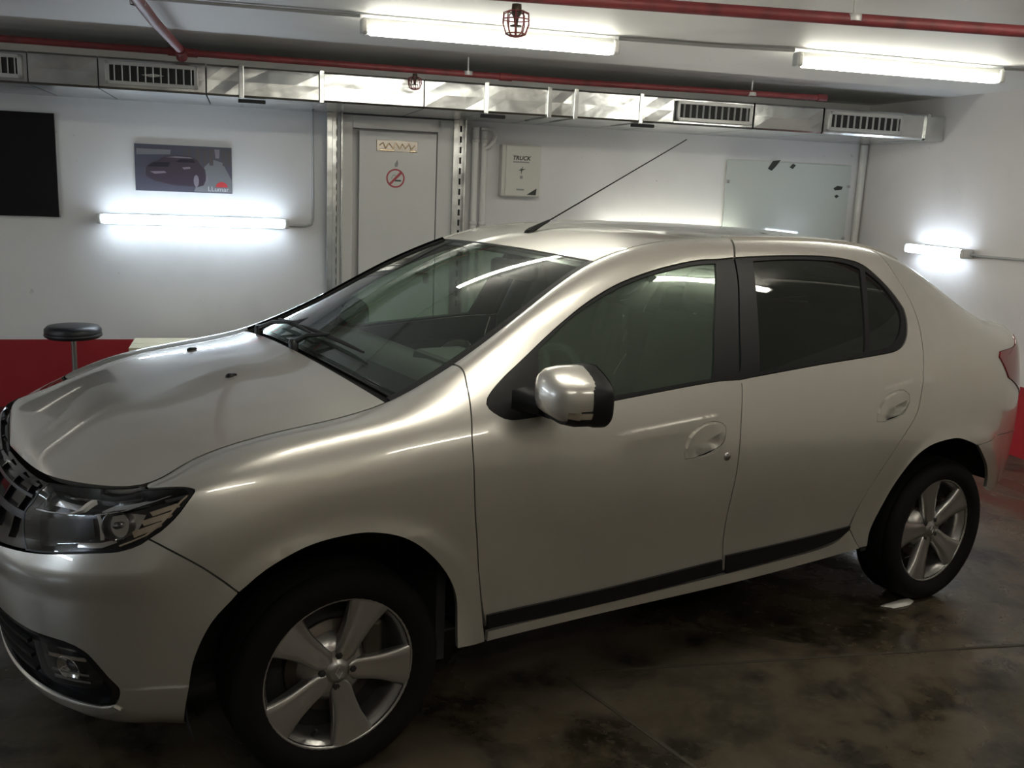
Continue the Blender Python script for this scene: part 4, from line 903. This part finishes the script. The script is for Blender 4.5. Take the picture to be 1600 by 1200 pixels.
def loft(rings, cap0=True, cap1=False):
    n = len(rings[0]); m = MB(); vs = [p for r in rings for p in r]
    m.add(vs, [(i*n+k, i*n+(k+1) % n, (i+1)*n+(k+1) % n, (i+1)*n+k) for i in range(len(rings)-1) for k in range(n)], True)
    if cap0: m.add(rings[0], [tuple(range(n))], True)
    if cap1: m.add(rings[-1], [tuple(range(n))])
    return m
for mir in (False, True):
    def fl(m):
        if mir:                                  # the far mirror is folded back against its window
            c, s_ = math.cos(math.radians(68)), math.sin(math.radians(68)); hx, hy = .60-CX, .885
            m.v = [(hx+(x-hx)*c+(-y-hy)*s_, hy-(x-hx)*s_+(-y-hy)*c, z-.02) if -y > .86 else (x, -y, z-.02) for x, y, z in m.v]
        return m
    secs = mirror_sections()
    # black base: sail-side foot, arm and the housing's rear collar
    base = [[(.50-CX, -.842, 1.075), (.50-CX, -.842, 1.020), (.56-CX, -.842, 1.000), (.635-CX, -.845, 1.005), (.64-CX, -.842, 1.05), (.58-CX, -.838, 1.085)],
            [(.525-CX, -.875, 1.070), (.525-CX, -.875, 1.022), (.57-CX, -.875, 1.005), (.635-CX, -.875, 1.008), (.64-CX, -.875, 1.045), (.59-CX, -.875, 1.078)],
            [(.545-CX, -.915, 1.065), (.545-CX, -.915, 1.015), (.58-CX, -.915, 1.000), (.64-CX, -.915, 1.002), (.645-CX, -.915, 1.05), (.60-CX, -.915, 1.075)]]
    mm = loft(base, True, True)
    col = [[(x+dx, y+(y+.975)*g, z+(z-1.085)*g-dz) for x, y, z in secs[-1]] for dx, g, dz in ((-.025, .03, .004), (.0, .09, .006), (.03, .11, .007), (.04, .06, .006))]
    mm2 = loft(col, True, True); mm.add(mm2.v, mm2.f, True)
    low = [[(x+.004, y-.0, z-.010) for x, y, z in r] for r in mirror_sections(1.0)[3:]]
    mm3 = loft([[(x, y, min(z, 1.05)) for x, y, z in r] for r in low], True, True); mm.add(mm3.v, mm3.f, True)
    mo = fl(mm).build('side_mirror', M['trim'], car)
    fl(loft(secs)).build('mirror_cap', M['paint'], mo)
    ts = []
    for r in mirror_sections(1.035)[3:6]:
        idx = [k for k in range(28) if 15 <= k <= 19]; ts.append([r[k] for k in idx])
    n = len(ts[0]); tm = MB().add([p for r in ts for p in r], [(i*n+k, i*n+k+1, (i+1)*n+k+1, (i+1)*n+k) for i in range(2) for k in range(n-1)], True)
    tsb = fl(tm).build('turn_signal', M['signal'], mo)
    gl = [(x+.042, y, z) for x, y, z in secs[-1]]
    fl(MB().add(gl, [tuple(range(28))])).build('mirror_glass', M['chrome'], mo)
# sail triangles and the sheet under the car
floorpan = MB(); floorpan.box((1.45-CX, 0, .255), (3.6, 1.16, .03)); floorpan.box((1.32-CX, 0, .275), (1.70, 1.42, .04)); floorpan.build('underbody', M['dark_void'], car)
MB().box((.34-CX, 0, .60), (.03, 1.5, .72)).build('bulkhead', M['inner'], car)
MB().box((2.30-CX, 0, .62), (.03, 1.45, .76)).box((2.28-CX, 0, .80), (.03, 1.68, .46)).build('rear_bulkhead', M['inner'], car)
MB().box((2.62-CX, 0, 1.03), (.62, 1.30, .02)).build('parcel_shelf', M['inner'], car)
# wheels: rim barrel > tyre, five spokes, cap, bolts, disc
def wheel(cx, sgn, rot, steer=0.):
    # local axis y outwards = -1 for the near side
    Rm = Matrix.Rotation(steer, 3, 'Z')
    def put(m):
        m.v = [tuple(Rm @ Vector((x, (-y if sgn > 0 else y), z))+Vector((cx-CX, sgn*.735, .304))) for x, y, z in m.v]; return m
    rim = put(MB().lathe([(.2125, -.066), (.2150, -.0745), (.2215, -.0775), (.2235, -.074), (.2215, -.068), (.206, -.058), (.198, -.03), (.190, .05), (.206, .088), (.2225, .094)], 56, 'y')).build('wheel', M['alloy'], car)
    put(MB().lathe([(.212, -.070), (.2225, -.079), (.238, -.094), (.262, -.0985), (.284, -.094), (.297, -.082), (.3035, -.066), (.3045, -.058), (.3015, -.055), (.3015, -.050), (.3045, -.047), (.305, 0), (.3045, .047), (.3035, .066), (.297, .082), (.28, .095), (.25, .097), (.215, .09)], 64, 'y')).build('tyre', M['tyre'], rim)
    put(MB().lathe([(.02, -.010), (.135, -.010), (.138, 0), (.02, 0)], 40, 'y')).build('brake_disc', M['brake'], rim)
    put(MB().lathe([(.02, .012), (.205, .012), (.205, .02), (.02, .02)], 40, 'y')).build('wheel_back', M['dark_void'], rim)
    cal = MB().box((.115, -.018, .06), (.055, .05, .12), .012); put(cal).build('brake_caliper', M['brake'], rim)
    for k in range(5):
        a0 = math.radians(rot+72*k); m = MB(); rings = []
        for r, hw, y, dp in ((.035, .030, -.056, .03), (.060, .033, -.058, .032), (.085, .034, -.060, .032), (.115, .037, -.063, .030), (.15, .043, -.067, .028), (.18, .052, -.0705, .024), (.203, .060, -.0730, .018), (.2175, .066, -.0750, .010)):
            ring = []
            for t, dy in ((-1.0, dp), (-1.0, .006), (-.86, .0), (-.45, -.0015), (.0, .001), (.45, .0015), (.86, .0), (1.0, .006), (1.0, dp)):
                th = a0+t*hw/max(r, .05)*(1 if r > .05 else .7)
                ring.append((r*math.cos(th), y+dy, r*math.sin(th)))
            rings.append(ring)
        n = len(rings[0]); m.add([p for q in rings for p in q], [(i*n+j, i*n+j+1, (i+1)*n+j+1, (i+1)*n+j) for i in range(len(rings)-1) for j in range(n-1)], True)
        put(m).build('spoke', M['alloy'], rim)
        # the polished pocket between two spokes, next to the hub
        b0 = a0+math.radians(36); pk = []
        for r, y in ((.052, -.050), (.072, -.046), (.092, -.030), (.104, -.012)):
            pk.append([(r*math.cos(b0+t), y, r*math.sin(b0+t)) for t in np.linspace(-.40, .40, 7)])
        put(MB().add([p for q in pk for p in q], [(i*7+j, i*7+j+1, (i+1)*7+j+1, (i+1)*7+j) for i in range(3) for j in range(6)], True)).build('spoke_pocket', M['alloy'], rim)
    put(MB().lathe([(0, -.064), (.018, -.0635), (.027, -.061), (.031, -.056), (.046, -.052), (.062, -.05)], 30, 'y')).build('hub_cap', M['alloy'], rim)
    dm = MB()
    for a, b in (((0, .017), (-.010, 0)), ((-.010, 0), (0, -.017)), ((0, -.017), (.010, 0)), ((.010, 0), (0, .017))):
        dm.tube([(a[0], -.065, a[1]), (b[0], -.065, b[1])], .0025, 5)
    put(dm).build('cap_badge', M['chrome'], rim)
    for k in range(4):
        a = math.radians(rot+20+90*k); put(MB().lathe([(0, -.0585), (.009, -.0585), (.0105, -.0572), (.0105, -.05)], 6, 'y', (.046*math.cos(a), 0, .046*math.sin(a)))).build('lug_bolt', M['dark_void'], rim)
    va = math.radians(rot+36+72*2); put(MB().tube([(.185*math.cos(va), -.062, .185*math.sin(va)), (.165*math.cos(va), -.074, .165*math.sin(va))], .005, 8)).build('valve', M['rubber'], rim)
wheel(0, -1, 65, .018); wheel(WB, -1, 33); wheel(0, 1, 20, .018); wheel(WB, 1, 50)
# inside: dashboard, steering wheel, seats, mirror
def dash():
    prof = [(.36, .62), (.34, .98), (.40, 1.035), (.52, 1.045), (.66, 1.02), (.76, .985), (.82, .93), (.80, .82), (.74, .70), (.70, .62)]
    m = MB(); ys = np.linspace(-.70, .70, 15); rings = []
    for y in ys:
        bump = .030*math.exp(-((y+.36)/.20)**2)
        rings.append([(x-CX, y, z+(bump if z > 1.0 else bump*.5 if z > .9 else 0)) for x, z in prof])
    n = len(prof); m.add([p for r in rings for p in r], [(i*n+k, i*n+(k+1) % n, (i+1)*n+(k+1) % n, (i+1)*n+k) for i in range(len(rings)-1) for k in range(n)], True)
    return m
d = dash().build('dashboard', M['dash'], car)
MB().box((.60-CX, -.36, 1.062), (.20, .36, .05), .022).build('instrument_hood', M['dash'], d)
MB().box((.80-CX, .03, .93), (.02, .24, .13), .006).build('centre_screen', M['gloss_black'], d)
sw = MB(); sc = Vector((.93-CX, -.36, .93)); tilt = Matrix.Rotation(math.radians(-65), 3, 'Y')
sw.tube([tuple(sc+tilt @ Vector((.18*math.cos(2*PI*k/40), .18*math.sin(2*PI*k/40), 0))) for k in range(41)], .015, 10, cap=False)
for a in (0.5, 2.64, 4.71): sw.tube([tuple(sc+tilt @ Vector((.04*math.cos(a), .04*math.sin(a), -.02))), tuple(sc+tilt @ Vector((.175*math.cos(a), .175*math.sin(a), 0)))], .014, 8)
so = sw.build('steering_wheel', M['dash'], car)
MB().lathe([(0, .012), (.05, .010), (.065, -.005), (.065, -.04)], 24, 'z').build('horn_pad', M['dash'], so).matrix_local = Matrix.Translation(sc) @ tilt.to_4x4()
def pad(m, c, d, rot=None, b=.05): return m.box(c, d, b, rot)
for y in (-.37, .37):
    rot = Matrix.Rotation(math.radians(14), 3, 'Y')
    s = pad(MB(), (1.28-CX, y, .56), (.52, .50, .18), Matrix.Rotation(math.radians(-6), 3, 'Y')).build('front_seat', M['seat'], car)
    pad(MB(), (1.58-CX, y, .88), (.16, .48, .62), rot, .06).build('seat_back', M['seat'], s)
    pad(MB(), (1.685-CX, y, 1.27), (.10, .26, .18), rot, .045).build('headrest', M['seat'], s)
    MB().tube([(1.65-CX, y-.06, 1.12), (1.675-CX, y-.06, 1.25)], .006, 8).tube([(1.65-CX, y+.06, 1.12), (1.675-CX, y+.06, 1.25)], .006, 8).build('headrest_post', M['steel'], s)
rs = pad(MB(), (2.02-CX, 0, .58), (.46, 1.24, .18), None, .06).build('rear_bench', M['seat'], car)
pad(MB(), (2.27-CX, 0, .90), (.16, 1.24, .58), Matrix.Rotation(math.radians(18), 3, 'Y'), .06).build('seat_back', M['seat'], rs)
for y in (-.38, .38): pad(MB(), (2.38-CX, y, 1.17), (.09, .26, .12), Matrix.Rotation(math.radians(18), 3, 'Y'), .035).build('headrest', M['seat'], rs)
for y in (-1, 1):                               # lining of the B pillars, belts
    MB().tube([(1.52-CX, y*.60, 1.40), (1.50-CX, y*.68, 1.22), (1.47-CX, y*.775, 1.03), (1.47-CX, y*.80, .6)], [.035, .045, .05, .05], 8).build('pillar_lining', M['dash'], car)
mb = MB().box((1.0-CX, -.03, 1.335), (.045, .235, .075), .02, Matrix.Rotation(.25, 3, 'Z')).tube([(.985-CX, -.0, 1.42), (.99-CX, -.01, 1.37)], .012, 8)
mb.build('rear_view_mirror', M['dash'], car)
for y in (-.36, .36): MB().box((1.09-CX, y, 1.395), (.15, .38, .018), .008, Matrix.Rotation(math.radians(12), 3, 'Y')).build('sun_visor', M['headliner'], car)
